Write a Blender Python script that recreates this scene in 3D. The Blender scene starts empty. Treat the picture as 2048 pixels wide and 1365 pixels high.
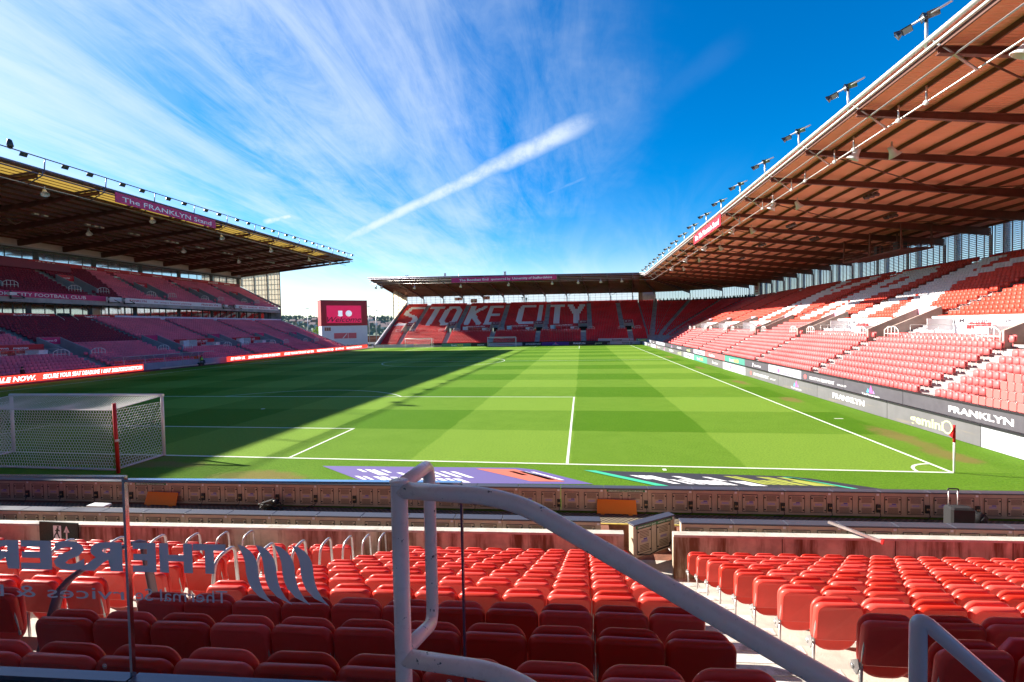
import bpy, math, random
import numpy as np
from mathutils import Vector, Matrix
R = math.radians
S = bpy.context.scene
COL = S.collection

# ---------------------------------------------------------------- camera
CAM = np.array([20.7008, -17.194, 5.0145]); YAW, PIT, ROL, FPX = -.1459, -.029, -.0199, 948.47
cF = np.array([math.sin(YAW)*math.cos(PIT), math.cos(YAW)*math.cos(PIT), math.sin(PIT)])
cr0 = np.cross(cF, [0, 0, 1]); cr0 /= np.linalg.norm(cr0); cu0 = np.cross(cr0, cF)
cR = math.cos(ROL)*cr0 + math.sin(ROL)*cu0; cU = -math.sin(ROL)*cr0 + math.cos(ROL)*cu0
cd = bpy.data.cameras.new('camera'); cam = bpy.data.objects.new('camera', cd); COL.objects.link(cam)
cd.sensor_width = 36; cd.lens = 36*FPX/2048; cd.clip_start = .05; cd.clip_end = 6000
m = Matrix.Identity(4)
for i in range(3):
    m[i][0] = cR[i]; m[i][1] = cU[i]; m[i][2] = -cF[i]; m[i][3] = CAM[i]
cam.matrix_world = m
S.camera = cam

# ---------------------------------------------------------------- light
SUNV = Vector((-1.85, .45, 1)).normalized()          # towards the sun
EL = math.asin(SUNV.z); AZ = math.atan2(SUNV.x, SUNV.y)
sd = bpy.data.lights.new('sun', 'SUN'); sd.energy = 3.0; sd.angle = R(.5); sd.color = (1, .93, .82)
sun = bpy.data.objects.new('sun', sd); COL.objects.link(sun)
sun.rotation_euler = SUNV.to_track_quat('Z', 'Y').to_euler()
S.view_settings.view_transform = 'Standard'; S.view_settings.look = 'None'
S.view_settings.exposure = 2.25; S.view_settings.gamma = 1

class NT:
    """tiny helper to write node graphs as expressions"""
    def __init__(s, nt): s.nt = nt
    def node(s, t, **k):
        n = s.nt.nodes.new(t)
        for a, b in k.items(): setattr(n, a, b)
        return n
    def put(s, sock, v):
        if isinstance(v, (int, float, tuple, list)): sock.default_value = v
        else: s.nt.links.new(v, sock)
    def m(s, op, a, b=0.0, c=None, clamp=False):
        n = s.node('ShaderNodeMath', operation=op, use_clamp=clamp)
        s.put(n.inputs[0], a); s.put(n.inputs[1], b)
        if c is not None: s.put(n.inputs[2], c)
        return n.outputs[0]
    def vm(s, op, a, b=(0, 0, 0)):
        n = s.node('ShaderNodeVectorMath', operation=op); s.put(n.inputs[0], a); s.put(n.inputs[1], b)
        return n.outputs[1] if op in ('DOT_PRODUCT', 'LENGTH') else n.outputs[0]
    def sep(s, v):
        n = s.node('ShaderNodeSeparateXYZ'); s.put(n.inputs[0], v); return n.outputs
    def comb(s, x, y, z):
        n = s.node('ShaderNodeCombineXYZ'); s.put(n.inputs[0], x); s.put(n.inputs[1], y); s.put(n.inputs[2], z); return n.outputs[0]
    def ss(s, v, lo, hi, a=0., b=1.):
        n = s.node('ShaderNodeMapRange', interpolation_type='SMOOTHSTEP')
        for i, q in enumerate((v, lo, hi, a, b)): s.put(n.inputs[i], q)
        return n.outputs[0]
    def noise(s, v, scale, detail=4., rough=.55, dist=0., out=0):
        n = s.node('ShaderNodeTexNoise'); s.put(n.inputs['Vector'], v); s.put(n.inputs['Scale'], scale)
        s.put(n.inputs['Detail'], detail); s.put(n.inputs['Roughness'], rough); s.put(n.inputs['Distortion'], dist)
        return n.outputs[out]
    def mix(s, f, a, b, mode='MIX'):
        n = s.node('ShaderNodeMix', data_type='RGBA', blend_type=mode)
        s.put(n.inputs[0], f)
        for i, v in ((6, a), (7, b)):
            s.put(n.inputs[i], (*v, 1) if isinstance(v, tuple) and len(v) == 3 else v)
        return n.outputs[2]
    def obj(s): return s.node('ShaderNodeTexCoord').outputs['Object']
    def gen(s): return s.node('ShaderNodeTexCoord').outputs['Generated']
    def geo(s): return s.node('ShaderNodeNewGeometry').outputs['Position']

# sky: nishita + procedural cirrus at infinity
W = bpy.data.worlds.new('World'); S.world = W; W.use_nodes = True
w = NT(W.node_tree); W.node_tree.nodes.clear()
sky = w.node('ShaderNodeTexSky', sky_type='NISHITA'); sky.sun_disc = False
sky.sun_elevation = EL; sky.sun_rotation = AZ; sky.air_density = 1.0; sky.dust_density = .35; sky.ozone_density = 2.2
d = w.gen(); X, Y, Z = w.sep(d)
zz = w.m('MAXIMUM', Z, .015)
hs = w.node('ShaderNodeHueSaturation'); hs.inputs['Saturation'].default_value = 1.7; hs.inputs['Hue'].default_value = .508; hs.inputs['Value'].default_value = .42
w.put(hs.inputs['Color'], sky.outputs[0])
zq = w.m('ADD', zz, .12)
P = w.comb(w.m('DIVIDE', X, zq), w.m('DIVIDE', Y, zq), 0.)
rot = w.node('ShaderNodeMapping'); rot.inputs['Rotation'].default_value = (0, 0, R(12)); rot.inputs['Scale'].default_value = (1.9, .55, 1)
w.put(rot.inputs['Vector'], P)
warp = w.vm('ADD', rot.outputs[0], w.vm('SCALE', w.noise(P, 1.1, 2, out=1), (0, 0, 0)))
n1 = w.noise(rot.outputs[0], .8, 8, .6, .9)
n2 = w.noise(P, .75, 6, .6, .3)
dl = tuple(Vector((-.62, .70, .36)).normalized())
reg = w.ss(w.m('ADD', w.vm('DOT_PRODUCT', d, dl), w.m('MULTIPLY', w.m('SUBTRACT', n2, .5), .4)), .66, 1.0)
rot2 = w.node('ShaderNodeMapping'); rot2.inputs['Rotation'].default_value = (0, 0, R(20)); rot2.inputs['Scale'].default_value = (4.2, .8, 1); w.put(rot2.inputs['Vector'], P)
n3 = w.noise(rot2.outputs[0], 1.3, 8, .72, 1.4)
soft = w.m('MULTIPLY', w.ss(w.m('ADD', w.m('MULTIPLY', n1, .5), w.m('ADD', w.m('MULTIPLY', n2, .25), w.m('MULTIPLY', n3, .25))), .39, .62), reg)
veil = w.m('MULTIPLY', w.ss(n1, .55, .8), .07)
low = w.m('MULTIPLY', w.ss(Z, .34, .02), w.ss(n1, .36, .68))
low = w.m('MULTIPLY', low, .34)
cl = w.m('MAXIMUM', w.m('MULTIPLY', soft, .55), w.m('MAXIMUM', veil, low))
def streak(dens, a, b, w0, w1, amp, k):
    a = Vector(a).normalized(); b = Vector(b).normalized()
    n = a.cross(b).normalized(); t = (b - a*a.dot(b)).normalized(); L = math.acos(a.dot(b))
    dist = w.vm('DOT_PRODUCT', d, tuple(n)); al = w.m('DIVIDE', w.m('ARCTAN2', w.vm('DOT_PRODUCT', d, tuple(t)), w.vm('DOT_PRODUCT', d, tuple(a))), L)
    nn = w.noise(d, k, 6, .65, .6)
    dist = w.m('ABSOLUTE', w.m('ADD', dist, w.m('MULTIPLY', w.m('SUBTRACT', nn, .5), w1*.35)))
    wid = w.m('ADD', w0, w.m('MULTIPLY', al, w1-w0))
    core = w.ss(w.m('DIVIDE', dist, wid), 1.0, .05)
    ends = w.m('MULTIPLY', w.ss(al, -.05, .15), w.ss(al, 1.04, .80))
    v = w.m('MULTIPLY', w.m('MULTIPLY', core, ends), w.m('MULTIPLY', w.ss(w.noise(d, k*2.2, 5, .7), .3, .6, .6, 1.), amp))
    return w.m('MAXIMUM', dens, v)
def dirof(px, py):
    v = cF + cR*(px-1024)/FPX - cU*(py-682.5)/FPX; v /= np.linalg.norm(v); return tuple(v)
cl = streak(cl, dirof(650, 500), dirof(1215, 222), .012, .032, .8, 9)
cl = streak(cl, dirof(600, 290), dirof(690, 170), .003, .006, .4, 30)
cl = streak(cl, dirof(1090, 390), dirof(1180, 352), .004, .006, .15, 30)
cl = streak(cl, dirof(1180, 290), dirof(1500, 70), .04, .03, .02, 9)
cl = streak(cl, dirof(525, 445), dirof(590, 430), .008, .007, .8, 40)
cl = streak(cl, dirof(-40, -60), dirof(420, 230), .16, .12, .12, 4)
cl = w.m('MINIMUM', cl, 1.)
colr = w.mix(cl, hs.outputs[0], (2.0, 2.2, 2.4))
hz = w.ss(Z, .16, -.02)
colr = w.mix(w.m('MULTIPLY', hz, .5), colr, (2.25, 2.42, 2.55))
bg = w.node('ShaderNodeBackground'); w.put(bg.inputs[0], colr); bg.inputs[1].default_value = .105
w.nt.links.new(bg.outputs[0], w.node('ShaderNodeOutputWorld').inputs[0])

# ---------------------------------------------------------------- materials
MATS = {}
def mat(name, col, rough=.6, metal=0., var=0., rnd=0., vscale=3., bump=0., bscale=30., trans=0., spec=.5, emit=0., stain=None, coat=0.):
    if name in MATS: return MATS[name]
    M = bpy.data.materials.new(name); M.use_nodes = True; MATS[name] = M
    t = NT(M.node_tree); b = M.node_tree.nodes['Principled BSDF']; out = M.node_tree.nodes['Material Output']
    c = (*col, 1)
    if var or stain:
        p = t.obj(); n = t.noise(p, vscale, 5, .6)
        c = t.mix(t.ss(n, .3, .7), tuple(max(0, x*(1-var)) for x in col), tuple(x*(1+var) for x in col))
        if stain:
            sc, colS, lo, hi = stain
            mp = t.node('ShaderNodeMapping'); mp.inputs['Scale'].default_value = sc; t.put(mp.inputs[0], p)
            c = t.mix(t.ss(t.noise(mp.outputs[0], 1, 6, .65), lo, hi), c, colS)
        n2 = t.noise(p, vscale*7, 3, .6); rr = t.ss(n2, .2, .8, max(.02, rough-.1), min(1, rough+.1)); t.put(b.inputs['Roughness'], rr)
    else: b.inputs['Roughness'].default_value = rough
    if rnd:
        oi = t.node('ShaderNodeObjectInfo'); h_ = t.node('ShaderNodeHueSaturation'); t.put(h_.inputs['Color'], c); t.put(h_.inputs['Value'], t.ss(oi.outputs['Random'], 0., 1., 1-rnd, 1+rnd)); t.put(h_.inputs['Saturation'], t.m('SUBTRACT', 1., t.m('MULTIPLY', oi.outputs['Random'], rnd*.6))); c = h_.outputs[0]
        dn = t.noise(t.geo(), 3.1, 4, .7); c = t.mix(t.m('MULTIPLY', t.ss(dn, .55, .85), .10), c, (.55, .40, .34))
    t.put(b.inputs['Base Color'], c); b.inputs['Metallic'].default_value = metal
    b.inputs['Specular IOR Level'].default_value = spec; b.inputs['Coat Weight'].default_value = coat
    if bump:
        bn = t.node('ShaderNodeBump'); bn.inputs['Strength'].default_value = bump; bn.inputs['Distance'].default_value = .02
        t.put(bn.inputs['Height'], t.noise(t.obj(), bscale, 4, .6)); t.put(b.inputs['Normal'], bn.outputs[0])
    if emit: t.put(b.inputs['Emission Color'], c); b.inputs['Emission Strength'].default_value = emit
    if trans:
        tr = t.node('ShaderNodeBsdfTranslucent'); t.put(tr.inputs[0], c)
        mx = t.node('ShaderNodeMixShader'); mx.inputs[0].default_value = trans
        t.nt.links.new(b.outputs[0], mx.inputs[1]); t.nt.links.new(tr.outputs[0], mx.inputs[2]); t.nt.links.new(mx.outputs[0], out.inputs[0])
    return M
def clearmat(name, tint=(1, 1, 1), tr=.85, rough=.05, trans=0., gloss=1., scat=None):
    if name in MATS: return MATS[name]
    M = bpy.data.materials.new(name); M.use_nodes = True; MATS[name] = M
    t = NT(M.node_tree); b = M.node_tree.nodes['Principled BSDF']; out = M.node_tree.nodes['Material Output']
    b.inputs['Base Color'].default_value = (*(scat or tint), 1); b.inputs['Roughness'].default_value = rough
    T = t.node('ShaderNodeBsdfTransparent'); T.inputs[0].default_value = (*tint, 1)
    sh = b.outputs[0]
    if trans:
        tl = t.node('ShaderNodeBsdfTranslucent'); tl.inputs[0].default_value = (*(scat or tint), 1)
        m2 = t.node('ShaderNodeMixShader'); m2.inputs[0].default_value = trans
        t.nt.links.new(sh, m2.inputs[1]); t.nt.links.new(tl.outputs[0], m2.inputs[2]); sh = m2.outputs[0]
    else:
        g = t.node('ShaderNodeBsdfGlossy'); g.inputs['Roughness'].default_value = rough; g.inputs[0].default_value = (gloss, gloss, gloss, 1); sh = g.outputs[0]
        fr = t.node('ShaderNodeLayerWeight'); fr.inputs[0].default_value = .5; frv = t.m('POWER', fr.outputs[1], 5.)
    mx = t.node('ShaderNodeMixShader')
    if trans: mx.inputs[0].default_value = 1-tr
    else: t.put(mx.inputs[0], t.m('ADD', t.m('MULTIPLY', frv, .6), 1-tr, clamp=True))
    t.nt.links.new(T.outputs[0], mx.inputs[1]); t.nt.links.new(sh, mx.inputs[2]); t.nt.links.new(mx.outputs[0], out.inputs[0])
    return M

# ---------------------------------------------------------------- mesh builder
def nrm(v): v = np.array(v, float); return v/np.linalg.norm(v)
class MB:
    def __init__(s): s.v = []; s.f = []; s.mi = []; s.cur = 0; s.sm = []; s.smooth = False
    def add(s, vs, fs):
        b = len(s.v); s.v += [tuple(map(float, q)) for q in vs]
        for f in fs: s.f.append([b+i for i in f]); s.mi.append(s.cur); s.sm.append(s.smooth)
        return s
    def box(s, x0, x1, y0, y1, z0, z1):
        vs = [(x, y, z) for z in (z0, z1) for y in (y0, y1) for x in (x0, x1)]
        return s.add(vs, [(0, 2, 3, 1), (4, 5, 7, 6), (0, 1, 5, 4), (2, 6, 7, 3), (0, 4, 6, 2), (1, 3, 7, 5)])
    def bbox(s, x0, x1, y0, y1, z0, z1, b):
        """box with chamfered vertical and top edges"""
        def ring(i, z): return [(x0+i+b, y0+i, z), (x1-i-b, y0+i, z), (x1-i, y0+i+b, z), (x1-i, y1-i-b, z), (x1-i-b, y1-i, z), (x0+i+b, y1-i, z), (x0+i, y1-i-b, z), (x0+i, y0+i+b, z)]
        vs = ring(0, z0)+ring(0, z1-b)+ring(b, z1)
        fs = [tuple(range(7, -1, -1)), tuple(range(16, 24))]
        for k in (0, 8):
            for i in range(8): fs.append((k+i, k+(i+1) % 8, k+8+(i+1) % 8, k+8+i))
        return s.add(vs, fs)
    def obox(s, c, ax, ay, az, hx, hy, hz):
        c = np.array(c, float); ax, ay, az = np.array(ax)*hx, np.array(ay)*hy, np.array(az)*hz
        vs = [c+i*ax+j*ay+k*az for k in (-1, 1) for j in (-1, 1) for i in (-1, 1)]
        return s.add(vs, [(0, 2, 3, 1), (4, 5, 7, 6), (0, 1, 5, 4), (2, 6, 7, 3), (0, 4, 6, 2), (1, 3, 7, 5)])
    def bar(s, p, q, w, h, up=(0, 0, 1)):
        p, q = np.array(p, float), np.array(q, float); d = nrm(q-p); up = np.array(up, float)
        if abs(d@up) > .99: up = np.array([0, 1, 0.])
        x = nrm(np.cross(d, up)); u = np.cross(x, d); L = np.linalg.norm(q-p)/2
        return s.obox((p+q)/2, x, d, u, w/2, L, h/2)
    def ibeam(s, p, q, w, h0, h1, t=.03):
        """I section from p (depth h0) to q (depth h1), top edge along p-q"""
        p, q = np.array(p, float), np.array(q, float); d = nrm(q-p); x = nrm(np.cross(d, (0, 0, 1)))
        for off, hw, a0, b0, a1, b1 in ((0, w/2, 0, t, 0, t), (0, w/2, h0-t, h0, h1-t, h1), (0, t/2, t, h0-t, t, h1-t)):
            vs = []
            for P, a, b in ((p, a0, b0), (q, a1, b1)):
                for sx in (-hw, hw):
                    for z in (a, b): vs.append(P+x*sx-np.array([0, 0, z]))
            s.add(vs, [(0, 1, 3, 2), (4, 6, 7, 5), (0, 2, 6, 4), (1, 5, 7, 3), (0, 4, 5, 1), (2, 3, 7, 6)])
        return s
    def tube(s, pts, r, n=8, cap=True):
        pts = [np.array(p, float) for p in pts]; k = len(pts); rs = r if isinstance(r, (list, tuple)) else [r]*k
        T = [nrm(pts[min(i+1, k-1)]-pts[max(i-1, 0)]) for i in range(k)]
        up = np.array([0, 0, 1.]) if abs(T[0][2]) < .9 else np.array([1., 0, 0])
        u = nrm(np.cross(T[0], up)); vs = []
        for i in range(k):
            u = nrm(u-T[i]*(u@T[i])); w_ = np.cross(T[i], u)
            for j in range(n):
                a = 2*math.pi*j/n; vs.append(pts[i]+rs[i]*(math.cos(a)*u+math.sin(a)*w_))
        fs = [(i*n+j, i*n+(j+1) % n, (i+1)*n+(j+1) % n, (i+1)*n+j) for i in range(k-1) for j in range(n)]
        sm = s.smooth; s.smooth = n > 4; s.add(vs, fs); s.smooth = False
        if cap:
            b = len(s.v)-k*n
            s.f.append([b+j for j in range(n-1, -1, -1)]); s.f.append([b+(k-1)*n+j for j in range(n)]); s.mi += [s.cur]*2; s.sm += [False]*2
        s.smooth = sm
        return s
    def quad(s, a, b, c, d): return s.add([a, b, c, d], [(0, 1, 2, 3)])
    def prism(s, poly, o, r, u, n, t0, t1):
        """2d polygon placed at o with axes r,u; thickness from t0 to t1 along n"""
        o, r, u, n = map(lambda q: np.array(q, float), (o, r, u, n)); k = len(poly)
        vs = [o+r*x+u*y+n*t for t in (t0, t1) for x, y in poly]
        fs = [tuple(range(k-1, -1, -1)), tuple(range(k, 2*k))]+[(i, (i+1) % k, k+(i+1) % k, k+i) for i in range(k)]
        return s.add(vs, fs)
    def lathe(s, o, ax, prof, n=12):
        o = np.array(o, float); ax = nrm(ax); up = np.array([0, 0, 1.]) if abs(ax[2]) < .9 else np.array([1., 0, 0])
        u = nrm(np.cross(ax, up)); v_ = np.cross(ax, u); vs = []
        for r_, h in prof:
            for j in range(n):
                a = 2*math.pi*j/n; vs.append(o+ax*h+r_*(math.cos(a)*u+math.sin(a)*v_))
        k = len(prof); sm = s.smooth; s.smooth = True
        s.add(vs, [(i*n+j, i*n+(j+1) % n, (i+1)*n+(j+1) % n, (i+1)*n+j) for i in range(k-1) for j in range(n)]); s.smooth = sm
        return s
    def ball(s, c, rx, ry=None, rz=None, n=8, m_=6):
        ry = ry or rx; rz = rz or rx; vs = []; c = np.array(c, float)
        for i in range(m_+1):
            a = math.pi*i/m_
            for j in range(n):
                b = 2*math.pi*j/n; vs.append(c+np.array([rx*math.sin(a)*math.cos(b), ry*math.sin(a)*math.sin(b), rz*math.cos(a)]))
        sm = s.smooth; s.smooth = True
        s.add(vs, [(i*n+j, (i+1)*n+j, (i+1)*n+(j+1) % n, i*n+(j+1) % n) for i in range(m_) for j in range(n)]); s.smooth = sm
        return s
    def build(s, name, mats, parent=None, rel=True):
        me = bpy.data.meshes.new(name)
        org = np.zeros(3)
        if parent is not None and rel:
            org = np.array(parent.location)
            if parent.parent is not None: org = org + np.array(parent.parent.location)
        v = [(a-org[0], b-org[1], c-org[2]) for a, b, c in s.v]
        me.from_pydata(v, [], s.f)
        ms = mats if isinstance(mats, (list, tuple)) else [mats]
        for q in ms: me.materials.append(q)
        me.polygons.foreach_set('material_index', s.mi); me.polygons.foreach_set('use_smooth', s.sm)
        o = bpy.data.objects.new(name, me); COL.objects.link(o)
        if parent is not None: o.parent = parent
        return o
def tag(o, label=None, cat=None, group=None, kind=None):
    if label: o['label'] = label
    if cat: o['category'] = cat
    if group: o['group'] = group
    if kind: o['kind'] = kind
    return o
def thing(name, label, cat, loc=(0, 0, 0), group=None, rz=0.):
    o = bpy.data.objects.new(name, None); COL.objects.link(o); o.location = loc; o.rotation_euler.z = rz
    o.empty_display_size = .1
    return tag(o, label, cat, group)
def copy_tree(o, parent=None):
    c = o.copy(); COL.objects.link(c)
    if parent is not None: c.parent = parent
    for ch in list(o.children): copy_tree(ch, c)
    return c
def dup(o, loc, rz=None, label=None, group=None):
    c = copy_tree(o); c.location = loc
    if rz is not None: c.rotation_euler.z = rz
    if label: c['label'] = label
    if group: c['group'] = group
    return c
def arc(c, r, a0, a1, n, ax, ay):
    c = np.array(c, float); ax = np.array(ax, float); ay = np.array(ay, float)
    return [c+r*(math.cos(R(a0+(a1-a0)*i/n))*ax+math.sin(R(a0+(a1-a0)*i/n))*ay) for i in range(n+1)]
def fillet(pts, r, n=5):
    """round the corners of a polyline"""
    P = [np.array(p, float) for p in pts]; out = [P[0]]
    for i in range(1, len(P)-1):
        a, b, c = P[i-1], P[i], P[i+1]; d1 = nrm(a-b); d2 = nrm(c-b)
        rr = min(r, np.linalg.norm(a-b)*.49, np.linalg.norm(c-b)*.49); p0 = b+d1*rr; p1 = b+d2*rr
        for k in range(n+1):
            t = k/n; out.append((1-t)**2*p0+2*t*(1-t)*b+t*t*p1)
    return out+[P[-1]]
_tc = {}
def text_tris(txt, bold=0., shear=0., res=2):
    k = (txt, bold, shear, res)
    if k in _tc: return _tc[k]
    cu = bpy.data.curves.new('t', 'FONT'); cu.body = txt; cu.size = 1; cu.offset = bold; cu.shear = shear; cu.resolution_u = res
    ob = bpy.data.objects.new('t', cu); COL.objects.link(ob)
    dg = bpy.context.evaluated_depsgraph_get(); dg.update(); me = bpy.data.meshes.new_from_object(ob.evaluated_get(dg))
    V = np.array([v.co[:] for v in me.vertices]) if len(me.vertices) else np.zeros((1, 3))
    Fc = [tuple(p.vertices) for p in me.polygons]
    bpy.data.objects.remove(ob); bpy.data.curves.remove(cu); bpy.data.meshes.remove(me)
    _tc[k] = (V, Fc); return V, Fc
def add_text(mb, txt, o, r, u, h, width=None, bold=.01, shear=0., capfit=True, res=2):
    """o = centre of the line; h = height of capitals; width = fitted width"""
    V, Fc = text_tris(txt, bold, shear, res)
    if not Fc: return mb
    x0, x1 = V[:, 0].min(), V[:, 0].max(); y0, y1 = 0., .72
    sx = sy = h/(y1-y0)
    if width: sx = width/(x1-x0)
    o, r, u = map(lambda q: np.array(q, float), (o, r, u))
    P = [o+r*((a-(x0+x1)/2)*sx)+u*((b-(y0+y1)/2)*sy) for a, b in V[:, :2]]
    return mb.add(P, Fc)
# ---------------------------------------------------------------- palette
mConc = mat('concrete', (.36, .34, .32), .85, var=.18, vscale=1.2, bump=.3, bscale=25, stain=((.6, .6, .25), (.20, .19, .18), .55, .8))
mConcD = mat('terrace_concrete', (.36, .345, .34), .9, var=.2, vscale=.9, bump=.2)
mConcL = mat('pale_concrete', (.50, .46, .40), .85, var=.15, vscale=4, bump=.25, bscale=60, stain=((2.5, 2.5, 2.5), (.30, .27, .22), .55, .75))
mWallN = mat('stained_concrete', (.52, .46, .34), .85, var=.22, vscale=2.5, bump=.3, bscale=40, stain=((3.2, 3.2, .35), (.15, .075, .035), .44, .66))
mGreyW = mat('grey_render', (.30, .31, .36), .8, var=.1, vscale=.8)
mWhite = mat('white_paint', (.80, .80, .78), .45)
mWhiteD = mat('dirty_white', (.70, .69, .70), .5, var=.08, vscale=2)
mSteel = mat('galvanised_steel', (.58, .57, .56), .38, metal=.75, var=.1, vscale=8)
mSteelD = mat('dark_steel', (.15, .05, .035), .55, var=.2, vscale=1)
mPurl = mat('purlin_steel', (.12, .045, .03), .6)
mBlack = mat('black_plastic', (.012, .012, .014), .5)
mBlackM = mat('black_metal', (.02, .02, .024), .4)
mMaroon = mat('maroon_board', (.22, .012, .045), .5)
mMagenta = mat('magenta_board', (.56, .02, .13), .5)
mPink = mat('pink_board', (.62, .30, .42), .5)
mRedB = mat('red_board', (.52, .008, .018), .45)
mLilac = mat('lilac_board', (.60, .50, .66), .5)
mWB = mat('white_board', (.78, .77, .80), .45)
mInkR = mat('crimson_ink', (.42, .01, .06), .5)
mInkW = mat('white_ink', (.85, .85, .85), .5)
mInkD = mat('grey_ink', (.07, .06, .08), .5)
mRail = mat('white_rail', (.82, .80, .78), .35)
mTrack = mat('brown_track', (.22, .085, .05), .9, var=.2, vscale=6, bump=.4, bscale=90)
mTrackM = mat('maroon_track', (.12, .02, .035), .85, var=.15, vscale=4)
mGlassN = clearmat('clear_glass', (.985, .99, 1), .995, .02)
mPoly = clearmat('polycarbonate', (.93, .95, 1.), .62, .3, trans=.8)
mPolyY = clearmat('yellowed_polycarbonate', (1., .80, .40), .06, .4, trans=.95, scat=(.50, .40, .17))
mPolyE = clearmat('end_screen_sheet', (.95, .88, .74), .30, .3, trans=.9)
mTree = None

def grass_mat():
    M = bpy.data.materials.new('mown_grass'); M.use_nodes = True; MATS['grass'] = M
    t = NT(M.node_tree); b = M.node_tree.nodes['Principled BSDF']
    p = t.obj(); x, y, z = t.sep(p)
    wob = t.m('MULTIPLY', t.m('SUBTRACT', t.noise(p, .35, 3), .5), .35)
    def stripes(c, off, per):
        q = t.m('FRACT', t.m('DIVIDE', t.m('ADD', t.m('SUBTRACT', c, off), wob), per*2))
        return t.m('MULTIPLY', t.ss(q, .0, .012), t.ss(q, .512, .5))
    lane = stripes(x, 14.05-12.2*4, 6.1); band = stripes(y, -10.95*4, 5.475)
    inside = t.m('MULTIPLY', t.m('MULTIPLY', t.ss(x, 34.6, 34.2), t.ss(x, -34.6, -34.2)), t.m('MULTIPLY', t.ss(y, -.05, .05), t.ss(y, 107, 106.6)))
    v = t.m('ADD', t.m('MULTIPLY', lane, .5), t.m('MULTIPLY', band, .5))
    v = t.m('ADD', t.m('MULTIPLY', v, inside), t.m('MULTIPLY', t.m('SUBTRACT', 1., inside), .34))
    nb = t.noise(p, .8, 5, .65); nf = t.noise(p, 14, 5, .75); nff = t.noise(p, 55, 3, .7)
    v2 = t.m('ADD', v, t.m('MULTIPLY', t.m('SUBTRACT', nb, .5), .45))
    c = t.mix(t.ss(v2, -.15, 1.15), (.046, .165, .0), (.215, .365, .045))
    c = t.mix(t.ss(nf, .25, .75), t.mix(.5, c, (.02, .06, .004)), t.mix(.22, c, (.22, .38, .02)))
    c = t.mix(t.ss(nff, .5, .74, 0., .6), c, (.27, .35, .07))
    # worn earth along the touchline and behind the goal line
    def blob(cx, cy, rx, ry):
        dx = t.m('DIVIDE', t.m('SUBTRACT', x, cx), rx); dy = t.m('DIVIDE', t.m('SUBTRACT', y, cy), ry)
        return t.ss(t.m('ADD', t.m('ADD', t.m('MULTIPLY', dx, dx), t.m('MULTIPLY', dy, dy)), t.m('MULTIPLY', t.m('SUBTRACT', nb, .5), 2.2)), 1., .05)
    wear = blob(34.1, 5.2, .75, 2.6)
    for a in ((34.0, 15.4, .7, 1.6), (33.9, 25, .6, 2.), (34, 2.2, .8, 1.3), (33.9, 39, .5, 2.4), (33.9, 58, .6, 3), (9.6, -2.3, 2.4, .8), (3.2, -1.2, 4.2, .6), (2.5, -.4, 3.2, .5)):
        wear = t.m('MAXIMUM', wear, blob(*a))
    c = t.mix(t.m('MULTIPLY', wear, t.ss(nf, .3, .6, .35, .85)), c, (.22, .15, .055))
    t.put(b.inputs['Base Color'], c); b.inputs['Roughness'].default_value = .85; b.inputs['Specular IOR Level'].default_value = .06
    bn = t.node('ShaderNodeBump'); bn.inputs['Strength'].default_value = .9; bn.inputs['Distance'].default_value = .035
    t.put(bn.inputs['Height'], t.noise(p, 26, 5, .8)); t.put(b.inputs['Normal'], bn.outputs[0])
    return M
mGrass = grass_mat()
mLine = mat('line_paint', (.66, .70, .60), .8, var=.12, vscale=12, stain=((9, 9, 9), (.35, .45, .22), .62, .78))

def struct(name, mb, m_, label=None):
    o = mb.build(name, m_); o['kind'] = 'structure'
    if label: o['label'] = label
    return o
L_, W_ = 105., 32.58
# ---------------------------------------------------------------- ground
mGround = mat('far_ground', (.10, .12, .05), .95, var=.3, vscale=.01)
struct('ground', MB().box(-900, 900, -300, 1500, -1.6, -1.0), mGround)
struct('pitch', MB().box(-37.2, 36.1, -4.75, 108.9, -.9, 0.), mGrass)
mb = MB(); lw = .06; z0, z1 = .0, .006
def ln(x0, x1, y0, y1): mb.box(x0, x1, y0, y1, -.01, z1)
ln(-W_, W_, -.05, .06); ln(-W_, W_, L_-.05, L_+.05); ln(-W_-.05, -W_+.05, .05, L_-.05); ln(W_-.05, W_+.05, .05, L_-.05); ln(-W_+.05, W_-.05, L_/2-.05, L_/2+.05)
for s, y in ((1, 0), (-1, L_)):
    for hw, dp in ((9.16, 5.5), (20.16, 16.5)):
        for sx in (-1, 1):
            a = sx*hw; ln(min(a, a-sx*.10), max(a, a-sx*.10), *sorted((y+s*.05, y+s*dp)))
        ln(-hw+.12, hw-.12, *sorted((y+s*(dp-.10), y+s*dp)))
def ringseg(cx, cy, r, a0, a1, n=48):
    for i in range(n):
        p = []
        for k, rr in ((0, r-.05), (0, r+.05), (1, r+.05), (1, r-.05)):
            a = R(a0+(a1-a0)*(i+k)/n); p.append((cx+rr*math.cos(a), cy+rr*math.sin(a), z1-.001))
        mb.quad(*p)
ringseg(0, L_/2, 9.15, 0, 360, 96); ringseg(0, 11, 9.15, 37, 143); ringseg(0, L_-11, 9.15, 217, 323)
ringseg(W_, 0, 1., 90, 180, 16); ringseg(-W_, 0, 1., 0, 90, 16); ringseg(W_, L_, 1., 180, 270, 16); ringseg(-W_, L_, 1., 270, 360, 16)
for cx, cy in ((0, 11), (0, L_-11), (0, L_/2)): ringseg(cx, cy, .08, 0, 360, 12)
ln(W_+.9, W_+1.3, 9.09, 9.21); ln(24.9-1.5, 25.02-1.5, -.5, -.3)
struct('pitch_markings', mb, mLine)
mb = MB().box(-40.6, -37.2, -4.7, 108.9, -.9, .02)
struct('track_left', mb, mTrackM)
mb = MB().box(36.1, 37.2, -6, 109.9, -.9, .015); struct('track_right', mb, mTrack)
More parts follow.
